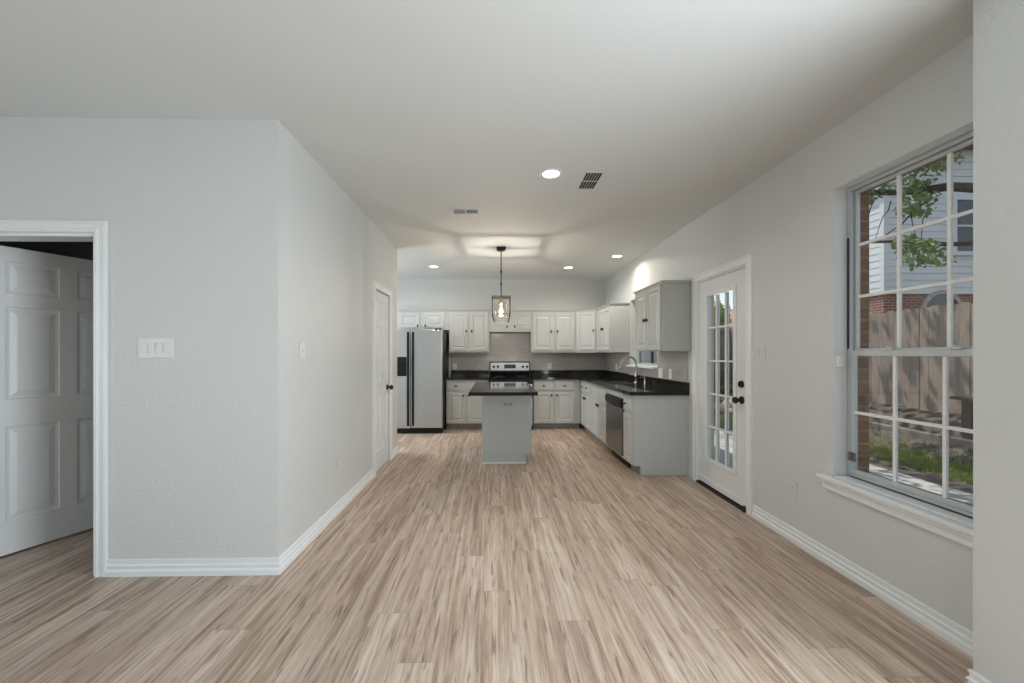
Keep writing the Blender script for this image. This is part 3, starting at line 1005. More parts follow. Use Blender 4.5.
cabinet('base_cabinet', 'base cabinet with two knobbed drawers on the window wall next to the corner', (XF, ya, 0), RIGHT, cw, DR, HB,
        [('drawer', 0.070, 0.380, 0.690, 0.838, (0.225, 0.770)), ('drawer', 0.396, cw - 0.014, 0.690, 0.838, (0.545, 0.770)),
         ('door', 0.070, 0.380, 0.118, 0.650, (0.350, 0.590)), ('door', 0.396, cw - 0.014, 0.118, 0.650, (0.426, 0.590))], 'base cabinets on the window wall', toe=True)
sw_ = 6.008 - 5.160
cabinet('sink_base_cabinet', 'two-door sink base cabinet with blank false drawer fronts', (XF, 6.008, 0), RIGHT, sw_, DR, HB - 0.004,
        [('drawer', 0.014, sw_ / 2 - 0.008, 0.690, 0.838), ('drawer', sw_ / 2 + 0.008, sw_ - 0.014, 0.690, 0.838),
         ('door', 0.014, sw_ / 2 - 0.008, 0.118, 0.650, (sw_ / 2 - 0.04, 0.590)), ('door', sw_ / 2 + 0.008, sw_ - 0.014, 0.118, 0.650, (sw_ / 2 + 0.04, 0.590))], 'base cabinets on the window wall', toe=True, basin=0.66)
ew = 4.498 - 4.215
cabinet('base_cabinet', 'narrow grey end cabinet with one drawer between dishwasher and glazed door', (XF, 4.498, 0), RIGHT, ew, DR, HB,
        [('drawer', 0.012, ew - 0.018, 0.690, 0.838, (0.10, 0.765)), ('door', 0.012, ew - 0.018, 0.118, 0.655)], 'base cabinets on the window wall', toe=True)

# dishwasher
dwid = 5.156 - 4.502
dwr = thing('dishwasher', 'dark stainless dishwasher with black control strip under the sink counter', 'dishwasher', (XF - 0.012, 5.156, 0), RIGHT)
MB().box(0.004, dwid - 0.004, 0.03, 0.58, 0.10, 0.872).build('tub_housing', M['cab'], dwr)
tag(MB().box(0.004, dwid - 0.004, 0.018, 0.0295, 0.806, 0.872).build('filler_rail', M['cab'], dwr), 'pale rail above the door')
MB().box(0.006, dwid - 0.006, 0.0, 0.029, 0.135, 0.690).build('door', M['steel_dark'], dwr, 0.006)
cp = MB().prism([(0.029, 0.694), (0.004, 0.694), (-0.012, 0.715), (-0.016, 0.760), (-0.008, 0.795), (0.029, 0.802)], 0.006, dwid - 0.006, 'x')
cpo = cp.build('control_panel', M['black'], dwr, 0.004)
for i in range(6):
    MB().box(0.10 + i * 0.045, 0.125 + i * 0.045, -0.019, -0.0155, 0.756, 0.764).build('button', M['gasket'], cpo)
MB().box(dwid * 0.3, dwid * 0.7, -0.004, 0.004, 0.690, 0.700).build('pull_handle', M['black'], dwr)
MB().box(0.006, dwid - 0.006, 0.075, 0.085, 0.002, 0.128).build('toe_panel', M['black'], dwr)

# ------------------------------------------------------------------ worktops
ZT0 = 0.876


def worktop(name, label, boxes, splash, group=None):
    mb = MB()
    for b in boxes:
        mb.box(b[0], b[1], b[2], b[3], ZT0, CT)
    o = mb.build(name, M['granite'])
    bmesh_clean(o)
    tag(o, label, 'countertop', group)
    if splash:
        sp = MB()
        for b in splash:
            sp.box(*b, CT + 0.0005, SPL)
        sp.build('upstand', M['granite'], o)
    return o


def bmesh_clean(o):
    bm = bmesh.new()
    bm.from_mesh(o.data)
    bmesh.ops.remove_doubles(bm, verts=bm.verts, dist=1e-5)
    bm.to_mesh(o.data)
    bm.free()


CF = YBF - 0.025
worktop('countertop', 'short dark granite worktop between the refrigerator and the range', [(-0.856, -0.114, CF, YB - 0.003)], [(-0.832, -0.114, YB - 0.024, YB - 0.003)], 'dark granite worktops')
SX0, SX1, SY0, SY1 = 1.60, 1.97, 5.22, 5.93
worktop('countertop', 'L-shaped dark granite worktop holding the sink', [
    (0.664, 1.457, CF, YB - 0.003), (1.457, XR - 0.003, SY1, YB - 0.003), (1.457, XR - 0.003, 4.185, SY0), (1.457, SX0, SY0, SY1), (SX1, XR - 0.003, SY0, SY1)],
    [(0.664, XR - 0.003, YB - 0.024, YB - 0.003), (XR - 0.024, XR - 0.003, 4.185, YB - 0.025)], 'dark granite worktops')

# sink, faucet, soap pump
sk = thing('sink', 'stainless undermount sink set in the L-shaped granite worktop', 'sink', (1.785, 5.575, 0.68))
a, b, c, d = SX0 + 0.002, SX1 - 0.002, SY0 + 0.002, SY1 - 0.002
mb = MB().box(a, b, c, d, 0.690, 0.696).box(a, a + 0.006, c, d, 0.696, 0.905).box(b - 0.006, b, c, d, 0.696, 0.905).box(a + 0.006, b - 0.006, c, c + 0.006, 0.696, 0.905).box(a + 0.006, b - 0.006, d - 0.006, d, 0.696, 0.905)
at_root(mb, sk).build('basin', M['chrome'], sk)
at_root(MB().lathe([(0.045, 0), (0.045, 0.003), (0.030, 0.004), (0, 0.002)], (1.80, 5.6, 0.6965)), sk).build('drain', M['chrome'], sk)

fx, fy = 2.03, 5.57
fc = thing('faucet', 'brushed nickel gooseneck faucet arching over the sink', 'faucet', (fx, fy, CT))
at_root(MB().lathe([(0.030, 0.0005), (0.030, 0.006), (0.024, 0.012), (0.021, 0.06), (0.024, 0.065), (0.024, 0.13), (0.016, 0.14), (0.014, 0.15)], (fx, fy, CT)), fc).build('faucet_body', M['chrome'], fc, smooth='angle')
pts = [(fx, fy, CT + 0.14), (fx, fy, CT + 0.265)]
for i in range(1, 13):
    t = math.pi * i / 12 * 0.93
    pts.append((fx - 0.105 + 0.105 * math.cos(t), fy, CT + 0.265 + 0.105 * math.sin(t)))
at_root(MB().tube(pts, 0.0125, 14), fc).build('spout', M['chrome'], fc, smooth='angle')
e1 = Vector(pts[-1])
d1_ = (Vector(pts[-1]) - Vector(pts[-2])).normalized()
at_root(MB().tube([e1, e1 + d1_ * 0.02, e1 + d1_ * 0.025, e1 + d1_ * 0.10, e1 + d1_ * 0.105], [0.0135, 0.0135, 0.018, 0.021, 0.016], 14), fc).build('spray_head', M['chrome'], fc, smooth='angle')
at_root(MB().tube([(fx, fy + 0.02, CT + 0.10), (fx, fy + 0.045, CT + 0.102), (fx - 0.03, fy + 0.075, CT + 0.108), (fx - 0.085, fy + 0.085, CT + 0.112)], [0.011, 0.010, 0.007, 0.006], 10), fc).build('lever', M['chrome'], fc, smooth='angle')
sp = thing('soap_pump', 'small brushed nickel soap pump beside the faucet', 'soap dispenser', (2.03, 5.24, CT))
at_root(MB().lathe([(0.022, 0.0005), (0.022, 0.005), (0.014, 0.009), (0.012, 0.05), (0.006, 0.054), (0.006, 0.085), (0.012, 0.087), (0.012, 0.10), (0, 0.102)], (2.03, 5.24, CT)), sp).build('pump_body', M['chrome'], sp, smooth='angle')
at_root(MB().tube([(2.03, 5.24, CT + 0.094), (1.97, 5.24, CT + 0.094), (1.96, 5.24, CT + 0.086)], 0.006, 10), sp).build('nozzle', M['chrome'], sp, smooth='angle')

# ------------------------------------------------------------------ island
isl = thing('kitchen_island', 'island cabinet in shade-darkened paint standing in the middle of the kitchen', 'kitchen island', (0.142, 5.19, 0))
IX0, IX1, IY0, IY1 = -0.157, 0.425, 4.715, 5.665
b = MB().box(IX0, IX1, IY0, IY1, 0.105, 0.872).box(IX0, 0.372, IY0, IY1, 0.001, 0.105)
at_root(b, isl).build('cabinet_box', M['cab_shaded'], isl, 0.002)
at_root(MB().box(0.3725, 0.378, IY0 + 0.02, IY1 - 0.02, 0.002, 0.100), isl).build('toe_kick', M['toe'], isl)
at_root(MB().box(IX0, 0.372, IY0 - 0.007, IY0 - 0.0005, 0.001, 0.016), isl).build('shoe_strip', M['trim'], isl)
at_root(MB().box(IX1 - 0.030, IX1 - 0.001, IY0 - 0.004, IY0 - 0.0005, 0.106, 0.871), isl).build('corner_stile', M['cab_shaded'], isl, 0.001)
for (ya_, yb_) in ((4.735, 5.185), (5.205, 5.650)):
    for kind, za, zb, kz in (('drawer', 0.700, 0.850, 0.775), ('door', 0.130, 0.675, 0.60)):
        ww = yb_ - ya_
        f_ = cab_front(isl, kind, 0, ww, za, zb, (ww / 2, kz) if kind == 'drawer' else (ww - 0.04 if ya_ < 5 else 0.04, kz), m=M['cab_shaded'])
        f_.rotation_euler = (0, 0, LEFT)
        f_.location = (IX1 + 0.0195 - 0.142, ya_ - 5.19, za)
it = MB().box(-0.282, 0.462, 4.185, 5.705, ZT0, CT).build('island_countertop', M['granite'], None, 0.004)
tag(it, 'polished dark granite slab on the island, reflecting the range panel', 'countertop', 'dark granite worktops')

# ------------------------------------------------------------------ range
rg = thing('range', 'freestanding stainless and black electric range between the base cabinets', 'stove', (0.277, 6.735, 0), 0)
RW = 0.376
MB().box(-RW, RW, 0.02, 0.655, 0.001, 0.895).build('range_body', M['black'], rg)
MB().box(-RW - 0.004, RW + 0.004, -0.035, 0.60, 0.897, 0.918).build('cooktop', M['black_glass'], rg, 0.004)
for bx_, by_, br in ((-0.19, 0.12, 0.10), (0.19, 0.12, 0.085), (-0.19, 0.42, 0.08), (0.19, 0.42, 0.10)):
    pr = [(br, 0), (br, 0.0012), (br - 0.004, 0.0012), (br - 0.004, 0)]
    tag(MB().sweep([(0, 0), (0.003, 0), (0.003, 0.0008), (0, 0.0008)], [(bx_ + br * math.cos(-2 * math.pi * k / 32), by_ + br * math.sin(-2 * math.pi * k / 32), 0.9185) for k in range(32)], closed=True).build('burner_ring', M['steel_dark'], rg), 'printed ring marking one burner')
MB().prism([(0.655, 0.92), (0.598, 0.92), (0.575, 0.985), (0.570, 1.175), (0.655, 1.180)], -RW, RW, 'x').build('backguard', M['black'], rg, 0.006)
pnl = MB().prism([(0.5705, 1.012), (0.5655, 1.012), (0.5625, 1.158), (0.5685, 1.158)], -RW + 0.016, RW - 0.016, 'x').build('control_panel', M['steel'], rg)
MB().box(-0.105, 0.110, 0.560, 0.5655, 1.052, 1.125).build('display', M['black_glass'], pnl)
for x in (-0.300, -0.222, 0.245, 0.322):
    MB().lathe([(0.024, 0), (0.022, 0.012), (0.019, 0.022), (0, 0.023)], (x, 0.5645, 1.083), (0, -1, 0), 18).box(x - 0.003, x + 0.003, 0.536, 0.545, 1.068, 1.098).build('control_knob', M['black'], rg, smooth='angle')
MB().box(-RW + 0.004, RW - 0.004, -0.02, 0.019, 0.26, 0.80).build('oven_door', M['steel'], rg, 0.006)
MB().box(-0.25, 0.25, -0.0225, -0.0205, 0.36, 0.66).build('oven_window', M['black_glass'], rg)
MB().tube([(-0.31, -0.022, 0.745), (-0.31, -0.06, 0.745), (0.31, -0.06, 0.745), (0.31, -0.022, 0.745)], 0.011, 12).build('oven_handle', M['steel'], rg, smooth='angle')
MB().box(-RW + 0.004, RW - 0.004, -0.015, 0.019, 0.09, 0.25).build('storage_drawer', M['steel'], rg, 0.006)
MB().box(-RW + 0.004, RW - 0.004, -0.01, 0.019, 0.82, 0.895).build('front_rail', M['black'], rg, 0.004)

# ------------------------------------------------------------------ refrigerator
FX0, FX1, FY = -1.785, -0.872, 6.475
fg = thing('refrigerator', 'stainless side-by-side refrigerator with black ice dispenser and handles', 'refrigerator', ((FX0 + FX1) / 2, FY, 0))
FSX = -1.396
FT = 1.722
b = MB().box(FX0 + 0.005, FX1 + 0.004, FY + 0.075, YB - 0.06, 0.02, FT - 0.01)
at_root(b, fg).build('fridge_body', M['black'], fg, 0.006)
b = MB().box(FSX + 0.004, FX1, FY, FY + 0.070, 0.095, FT)
at_root(b, fg).build('fridge_door', M['steel'], fg, 0.012, segs=3)
# freezer door with a recess for the dispenser
dz0, dz1, dx0, dx1 = 0.955, 1.275, -1.755, -1.462
b = MB().box(FX0, FSX - 0.004, FY, FY + 0.070, 0.095, dz0).box(FX0, FSX - 0.004, FY, FY + 0.070, dz1, FT).box(FX0, dx0, FY, FY + 0.070, dz0, dz1).box(dx1, FSX - 0.004, FY, FY + 0.070, dz0, dz1).box(dx0, dx1, FY + 0.060, FY + 0.070, dz0, dz1)
fd = at_root(b, fg).build('freezer_door', M['steel'], fg)
b = MB().box(dx0 + 0.001, dx1 - 0.001, FY + 0.050, FY + 0.0595, dz0 + 0.001, dz1 - 0.001).box(dx0 + 0.001, dx1 - 0.001, FY - 0.003, FY + 0.050, dz1 - 0.11, dz1 - 0.001).box(dx0 + 0.001, dx1 - 0.001, FY - 0.003, FY + 0.050, dz0 + 0.001, dz0 + 0.02)
b.box(dx0 + 0.001, dx0 + 0.012, FY - 0.003, FY + 0.05, dz0 + 0.02, dz1 - 0.11).box(dx1 - 0.012, dx1 - 0.001, FY - 0.003, FY + 0.05, dz0 + 0.02, dz1 - 0.11)
dsp = at_root(b, fg).build('ice_dispenser', M['black'], fd)
for hx in (FSX - 0.040, FSX + 0.040):
    hb = MB().box(hx - 0.020, hx + 0.020, FY - 0.012, FY - 0.0005, 0.13, 1.685).box(hx - 0.013, hx + 0.013, FY - 0.050, FY - 0.012, 0.98, 1.30).box(hx - 0.017, hx + 0.017, FY - 0.030, FY - 0.012, 0.40, 0.98).box(hx - 0.017, hx + 0.017, FY - 0.030, FY - 0.012, 1.30, 1.62)
    at_root(hb, fg).build('handle', M['black'], fg, 0.006)
b = MB().box(FX0 + 0.004, FX1 + 0.006, FY + 0.02, FY + 0.072, 0.012, 0.090)
for k in range(5):
    b.box(FX0 + 0.02, FX1 - 0.02, FY + 0.014, FY + 0.02, 0.018 + k * 0.015, 0.026 + k * 0.015)
at_root(b, fg).build('toe_grille', M['black'], fg)
for x in (FX0 + 0.02, FX1 - 0.12):
    at_root(MB().box(x, x + 0.10, FY + 0.02, FY + 0.15, FT + 0.001, FT + 0.022), fg).build('hinge_cover', M['black'], fg, 0.004)
for x in (FX0 + 0.06, FX1 - 0.06):
    at_root(MB().lathe([(0.02, 0.0), (0.02, 0.011)], (x, FY + 0.12, 0.0005)), fg).build('foot', M['black'], fg)

# ------------------------------------------------------------------ pendant lamp
PX, PY = 0.081, 5.20
pd = thing('pendant_lamp', 'black cage pendant lamp with a lit bulb hanging over the island', 'pendant light', (PX, PY, 1.75))
at_root(MB().box(PX - 0.062, PX + 0.062, PY - 0.062, PY + 0.062, ZC - 0.024, ZC - 0.0005).box(PX - 0.045, PX + 0.045, PY - 0.045, PY + 0.045, ZC - 0.038, ZC - 0.024), pd).build('canopy', M['black_iron'], pd, 0.002)
st = MB().tube([(PX, PY, ZC - 0.036), (PX, PY, 2.084)], 0.0075, 10)
for z in (2.42, 2.26):
    st.lathe([(0.007, -0.014), (0.013, -0.010), (0.013, 0.010), (0.007, 0.014)], (PX, PY, z), n=12)
at_root(st, pd).build('down_rod', M['black_iron'], pd, smooth='angle')
cg = MB()
hw, zt, zm, zb_, hb_ = 0.117, 2.079, 1.846, 1.749, 0.092
bw = 0.010
for sx in (-1, 1):
    cg.bar((PX + sx * hw, PY - hw - bw / 2, zt), (PX + sx * hw, PY + hw + bw / 2, zt), bw)
    cg.bar((PX - hw - bw / 2, PY + sx * hw, zt), (PX + hw + bw / 2, PY + sx * hw, zt), bw)
    cg.bar((PX + sx * hw, PY - hw, zm), (PX + sx * hw, PY + hw, zm), bw * 0.8)
    cg.bar((PX - hw, PY + sx * hw, zm), (PX + hw, PY + sx * hw, zm), bw * 0.8)
    for sy in (-1, 1):
        cg.bar((PX + sx * hw, PY + sy * hw, zt), (PX + sx * hw, PY + sy * hw, zm), bw)
        cg.bar((PX + sx * hw, PY + sy * hw, zm), (PX + sx * hb_, PY + sy * hb_, zb_), bw)
cg.bar((PX - hw, PY, zt), (PX + hw, PY, zt), bw * 1.2)
at_root(cg, pd).build('cage', M['black_iron'], pd)
gl = MB()
g0, g1 = 0.098, 0.080
N = 28
prof = [(0.085, 2.024), (0.100, 1.984), (0.098, 1.864), (0.080, 1.759)]
rings = [[gl.bm.verts.new((PX + r * math.cos(2 * math.pi * k / N), PY + r * math.sin(2 * math.pi * k / N), z)) for k in range(N)] for r, z in prof]
for A, B in zip(rings, rings[1:]):
    for k in range(N):
        gl.bm.faces.new((A[k], A[(k + 1) % N], B[(k + 1) % N], B[k]))
go = at_root(gl, pd).build('glass_shade', M['lampglass'], pd, smooth=True)
sm = go.modifiers.new('wall', 'SOLIDIFY')
sm.thickness = 0.004
at_root(MB().lathe([(0.008, 0.085), (0.020, 0.080), (0.022, 0.025), (0.018, 0.0)], (PX, PY, 1.992), n=16), pd).build('socket', M['brass'], pd, smooth='angle')
at_root(MB().lathe([(0.012, 2.006), (0.015, 1.995), (0.028, 1.965), (0.036, 1.93), (0.036, 1.90), (0.028, 1.868), (0.014, 1.85), (0, 1.847)], (PX, PY, -0.016), n=20), pd).build('bulb', M['lampglass'], pd, smooth=True)
at_root(MB().lathe([(0.004, 1.995), (0.006, 1.97), (0.007, 1.955), (0.007, 1.895), (0.004, 1.885), (0, 1.884)], (PX, PY, -0.016), n=14), pd).build('filament', M['filament'], pd, smooth=True)
lamp('pendant_bulb_light', 'POINT', 46, (1.0, 0.92, 0.82), (PX, PY, 1.909), size=0.019)

# ------------------------------------------------------------------ recessed lights
DL = [(0.439, 3.047, 'round recessed ceiling light beside the square vent, largest of the four'),
      (-0.990, 6.342, 'small recessed ceiling light in front of the refrigerator'),
      (1.205, 6.371, 'small recessed ceiling light near the back wall, past the pendant'),
      (1.765, 5.605, 'small recessed ceiling light over the sink beside the window wall')]
for x, y, lab in DL:
    r = thing('recessed_light', lab, 'ceiling light', (x, y, ZC), 0, 'recessed ceiling lights')
    ring = MB()
    prof = [(0.066, -0.0005), (0.092, -0.0005), (0.092, -0.004), (0.084, -0.007), (0.070, -0.007), (0.066, -0.004)]
    n = 32
    rs = [[ring.bm.verts.new((p[0] * math.cos(2 * math.pi * k / n), p[0] * math.sin(2 * math.pi * k / n), p[1])) for p in prof] for k in range(n)]
    for k in range(n):
        A, B = rs[k], rs[(k + 1) % n]
        for j in range(len(prof)):
            l = (j + 1) % len(prof)
            ring.bm.faces.new((A[j], A[l], B[l], B[j]))
    ring.build('trim_ring', M['trim'], r, smooth='angle')
    MB().lathe([(0.064, -0.004), (0.064, -0.0005)], (0, 0, 0), n=32).build('lens', M['lens'], r)
    lamp('recessed_lamp', 'AREA', 9.5, (1.0, 0.90, 0.79), (x, y, ZC - 0.010), (0, 0, 0), 0.12, shape='DISK').data.spread = math.radians(155)

# ------------------------------------------------------------------ ceiling vents
v1 = thing('ceiling_vent', 'square white ceiling register with dark slots beside the large recessed light', 'vent', (0.755, 3.17, ZC))
pl = MB()
ox, oy = 0.145, 0.185
sx0, sx1, sy0, sy1 = -0.045, 0.085, -0.145, 0.145
z0_, z1_ = -0.004, -0.0005
pl.box(-ox, sx0, -oy, oy, z0_, z1_).box(sx1, ox, -oy, oy, z0_, z1_).box(sx0, sx1, -oy, sy0, z0_, z1_).box(sx0, sx1, sy1, oy, z0_, z1_).box(sx0, sx1, -0.006, 0.006, z0_, z1_)
pl.build('register_plate', M['ceiling'], v1, 0.002)
sl = MB()
for k in range(7):
    x = sx0 + (sx1 - sx0) * k / 6
    for (a, b) in ((sy0, -0.006), (0.006, sy1)):
        sl.obox((x, (a + b) / 2, -0.005), (0.0022, b - a, 0.008), Matrix.Rotation(math.radians(38), 3, 'Y'))
sl.build('louvre_blades', M['ceiling'], v1)
MB().box(sx0, sx1, sy0, sy1, -0.0012, -0.0004).build('duct_backing', M['duct'], v1)  # dark sheet painted for the shade behind the blades
v2 = thing('ceiling_vent', 'oblong ceiling register with a dark half, between the passage wall and pendant', 'vent', (-0.290, 3.87, ZC))
pl = MB()
pl.box(-0.175, -0.118, -0.10, 0.10, z0_, z1_).box(0.118, 0.175, -0.10, 0.10, z0_, z1_).box(-0.118, 0.118, -0.10, -0.052, z0_, z1_).box(-0.118, 0.118, 0.052, 0.10, z0_, z1_).box(-0.006, 0.006, -0.052, 0.052, z0_, z1_)
pl.build('register_plate', M['ceiling'], v2, 0.002)
sl = MB()
for k in range(8):
    y = -0.050 + 0.1 * k / 7
    sl.obox((-0.062, y, -0.005), (0.112, 0.0015, 0.011), Matrix.Rotation(math.radians(-35), 3, 'X'))
    sl.obox((0.062, y, -0.003), (0.112, 0.0012, 0.002), Matrix.Rotation(math.radians(70), 3, 'X'))
sl.build('louvre_blades', M['grey_pl'], v2)
MB().box(-0.118, 0.118, -0.052, 0.052, -0.0012, -0.0004).build('duct_backing', M['duct'], v2)  # same dark sheet, shade put into the colour


# ------------------------------------------------------------------ switches and outlets
def plate(name, label, cat, loc, rot, w_, h_, kind, gangs=1, m=None, group=None, m2=None):
    """wall plate, front to -y in its local frame"""
    m = m or M['white_pl']
    r = thing(name, label, cat, loc, rot, group)
    MB().box(-w_ / 2, w_ / 2, -0.006, -0.0005, -h_ / 2, h_ / 2).build('cover_plate', m, r, 0.002)
    step = 0.046
    for g in range(gangs):
        x = (g - (gangs - 1) / 2) * step
        if kind == 'rocker':
            MB().prism([(-0.0062, -0.033), (-0.0085, -0.033), (-0.013, 0.030), (-0.0062, 0.033)], x - 0.0165, x + 0.0165, 'x').build('rocker', m, r, 0.001)
        elif kind == 'toggle':
            MB().box(x - 0.005, x + 0.005, -0.016, -0.0062, -0.012, 0.010).build('toggle', m2 or m, r, 0.001)
        elif kind == 'outlet':
            for z in (-0.020, 0.020):
                rec = MB().box(x - 0.017, x + 0.017, -0.0085, -0.0062, z - 0.014, z + 0.014).build('receptacle', m, r, 0.002)
                MB().box(x - 0.008, x - 0.005, -0.0088, -0.0086, z - 0.004, z + 0.006).box(x + 0.005, x + 0.008, -0.0088, -0.0086, z - 0.004, z + 0.006).build('slots', M['gasket'], rec)
        elif kind == 'decora':
            MB().box(x - 0.0165, x + 0.0165, -0.0078, -0.0062, -0.033, 0.033).build('insert', m, r, 0.001)
    return r


plate('light_switch', 'white four-gang rocker switch plate on the wall beside the open doorway', 'switch', (-2.032, YF, 1.363), 0, 0.212, 0.118, 'rocker', 4, M['switch_pl'])
plate('light_switch', 'white two-gang switch plate beside the glazed door', 'switch', (XR, 3.058, 1.340), RIGHT, 0.118, 0.118, 'rocker', 2, M['grey_pl'])
plate('light_switch', 'single grey toggle switch plate on the passage wall', 'switch', (XL, 2.671, 1.352), LEFT, 0.075, 0.118, 'toggle', 1, M['switch_pl'], m2=M['white_pl'])
plate('wall_outlet', 'white outlet low on the wall between glazed door and big window', 'outlet', (XR, 2.72, 0.365), RIGHT, 0.072, 0.115, 'outlet', 1, M['grey_pl'])
plate('wall_outlet', 'wall-coloured blank outlet low on the passage wall before the narrow door', 'outlet', (XL, 3.282, 0.42), LEFT, 0.070, 0.075, 'blank', 1, M['grey_pl'])
plate('wall_outlet', 'white outlet on the tile between the refrigerator and the range', 'outlet', (-0.757, YB - 0.010, 1.085), 0, 0.072, 0.115, 'outlet')
plate('wall_outlet', 'white outlet on the back tile just past the range', 'outlet', (1.037, YB - 0.010, 1.090), 0, 0.072, 0.115, 'outlet')
plate('wall_outlet', 'white outlet on the window wall tile near the corner, beyond the faucet', 'outlet', (XR - 0.010, 6.70, 1.090), RIGHT, 0.072, 0.115, 'outlet')
plate('wall_outlet', 'white outlet on the tile under the near end of the small window', 'outlet', (XR - 0.010, 4.900, 1.082), RIGHT, 0.115, 0.118, 'decora', 2)
plate('light_switch', 'white single switch plate on the tile below the near wall cabinet', 'switch', (XR - 0.010, 4.625, 1.088), RIGHT, 0.072, 0.118, 'rocker', 1)
ip = plate('wall_outlet', 'grey outlet turned sideways on the end panel of the island', 'outlet', (0.158, IY0, 0.716), 0, 0.140, 0.062, 'blank', 1, M['cab_shaded'])
MB().box(-0.05, -0.008, -0.008, -0.0062, -0.015, 0.015).box(0.008, 0.05, -0.008, -0.0062, -0.015, 0.015).build('receptacle', M['toe'], ip, 0.001)

# ------------------------------------------------------------------ outdoors: yard, path, fence, tree, neighbour's house
def gz(x):
    """height of the yard"""
    t = max(0.0, min(1.0, (x - 5.9) / 1.1))
    return -0.14 + 0.56 * t * t * (3 - 2 * t)


g = MB()
nx, ny = 70, 60
xs = [2.335 + (30 - 2.335) * (i / nx) ** 2.2 for i in range(nx + 1)]
ys = [-8 + 40 * j / ny for j in range(ny + 1)]
gv = [[g.bm.verts.new((x, y, (gz(x) if y < 8 else -0.14 + 0.2 * (gz(x) + 0.14)) + (random.uniform(-0.012, 0.012) if x > 4.95 else -0.01))) for y in ys] for x in xs]
for i in range(nx):
    for j in range(ny):
        g.bm.faces.new((gv[i][j], gv[i + 1][j], gv[i + 1][j + 1], gv[i][j + 1]))
gd = g.build('ground', M['ground'], smooth=True, recalc=False)
tag(gd, 'bare earth and mulch of the yard sloping up to the fence', 'ground', kind='structure')
pth_ = MB()
for k in range(-4, 5):
    pth_.box(2.336, 4.90, k * 1.25 + 1.0, (k + 1) * 1.25 + 0.985, -0.30, -0.115)
tag(pth_.build('path', M['concrete'], None, 0.01), 'pale concrete path along the house wall outside', 'path', kind='structure')


def blades(n, fx, fy_, hmin, hmax):
    mb = MB()
    for _ in range(n):
        x, y = fx(), fy_()
        z = gz(x) - 0.01 if y < 8 else -0.15
        a = random.uniform(0, 6.28)
        h = random.uniform(hmin, hmax)
        u = Vector((math.cos(a), math.sin(a), 0)) * random.uniform(0.004, 0.008)
        lean = Vector((random.uniform(-1, 1), random.uniform(-1, 1), 0)) * h * 0.6
        p = Vector((x, y, z))
        v = [mb.bm.verts.new(q) for q in (p - u, p + u, p + u * 0.7 + lean * 0.4 + Vector((0, 0, h * 0.6)), p + lean + Vector((0, 0, h)), p - u * 0.7 + lean * 0.4 + Vector((0, 0, h * 0.6)))]
        mb.bm.faces.new(v)
    return mb


gr = blades(9000, lambda: random.triangular(5.25, 6.30, 5.8), lambda: random.uniform(3.65, 7.6), 0.03, 0.09)
tag(gr.build('grass', M['grass'], recalc=False), 'strip of short green grass between path and mulch bed', 'grass', kind='stuff')
gr = blades(5000, lambda: random.uniform(3.2, 6.6), lambda: random.uniform(7.75, 9.0), 0.04, 0.10)
tag(gr.build('grass', M['grass'], recalc=False), 'green lawn patch seen low through the glazed door', 'grass', kind='stuff')

# fence of vertical boards
FXX = 7.0


def fence(name, label, horizontal_axis, fixed, a0, a1, zlow, ztop, rails_face):
    f = thing(name, label, 'fence', (fixed, a0, 0) if horizontal_axis == 'y' else (a0, fixed, 0))
    mb = MB()
    a = a0
    rnd = random.Random(3)
    while a < a1 - 0.02:
        w_ = min(0.138, a1 - a)
        top = ztop + rnd.uniform(-0.02, 0.025)
        dd_ = rnd.uniform(-0.004, 0.004)
        if horizontal_axis == 'y':
            mb.prism([(a + 0.002, zlow), (a + w_ - 0.002, zlow), (a + w_ - 0.002, top - 0.03), (a + w_ - 0.03, top), (a + 0.03, top), (a + 0.002, top - 0.03)], fixed + dd_, fixed + 0.018 + dd_, 'x')
        else:
            mb.prism([(a + 0.002, zlow), (a + w_ - 0.002, zlow), (a + w_ - 0.002, top - 0.03), (a + w_ - 0.03, top), (a + 0.03, top), (a + 0.002, top - 0.03)], fixed + dd_, fixed + 0.018 + dd_, 'y')
        a += w_
    at_root(mb, f).build('board_panel', M['fence'], f)
    for z in (zlow + 0.25, (zlow + ztop) / 2 + 0.05, ztop - 0.16):
        r_ = MB()
        o_ = -0.048 if rails_face else 0.026
        if horizontal_axis == 'y':
            r_.box(fixed + o_, fixed + o_ + 0.038, a0, a1, z - 0.045, z + 0.045)
        else:
            r_.box(a0, a1, fixed + o_, fixed + o_ + 0.038, z - 0.045, z + 0.045)
        at_root(r_, f).build('rail', M['fence_cap'], f)
    a = a0 + 0.05
    while a < a1:
        p_ = MB()
        o_ = 0.066
        if horizontal_axis == 'y':
            p_.box(fixed + o_, fixed + o_ + 0.09, a, a + 0.09, zlow - 0.2, ztop - 0.05)
        else:
            p_.box(a, a + 0.09, fixed + o_, fixed + o_ + 0.09, zlow - 0.2, ztop - 0.05)
        at_root(p_, f).build('fence_post', M['fence_cap'], f)
        a += 2.4
    return f


fence('fence', 'long brown board fence running past the big window', 'y', FXX, 0.5, 11.45, 0.40, 2.075, False)
fence('fence', 'short brown fence with dark rails seen through the glazed door', 'x', 11.5, 2.6, 7.1, 0.02, 2.12, True)

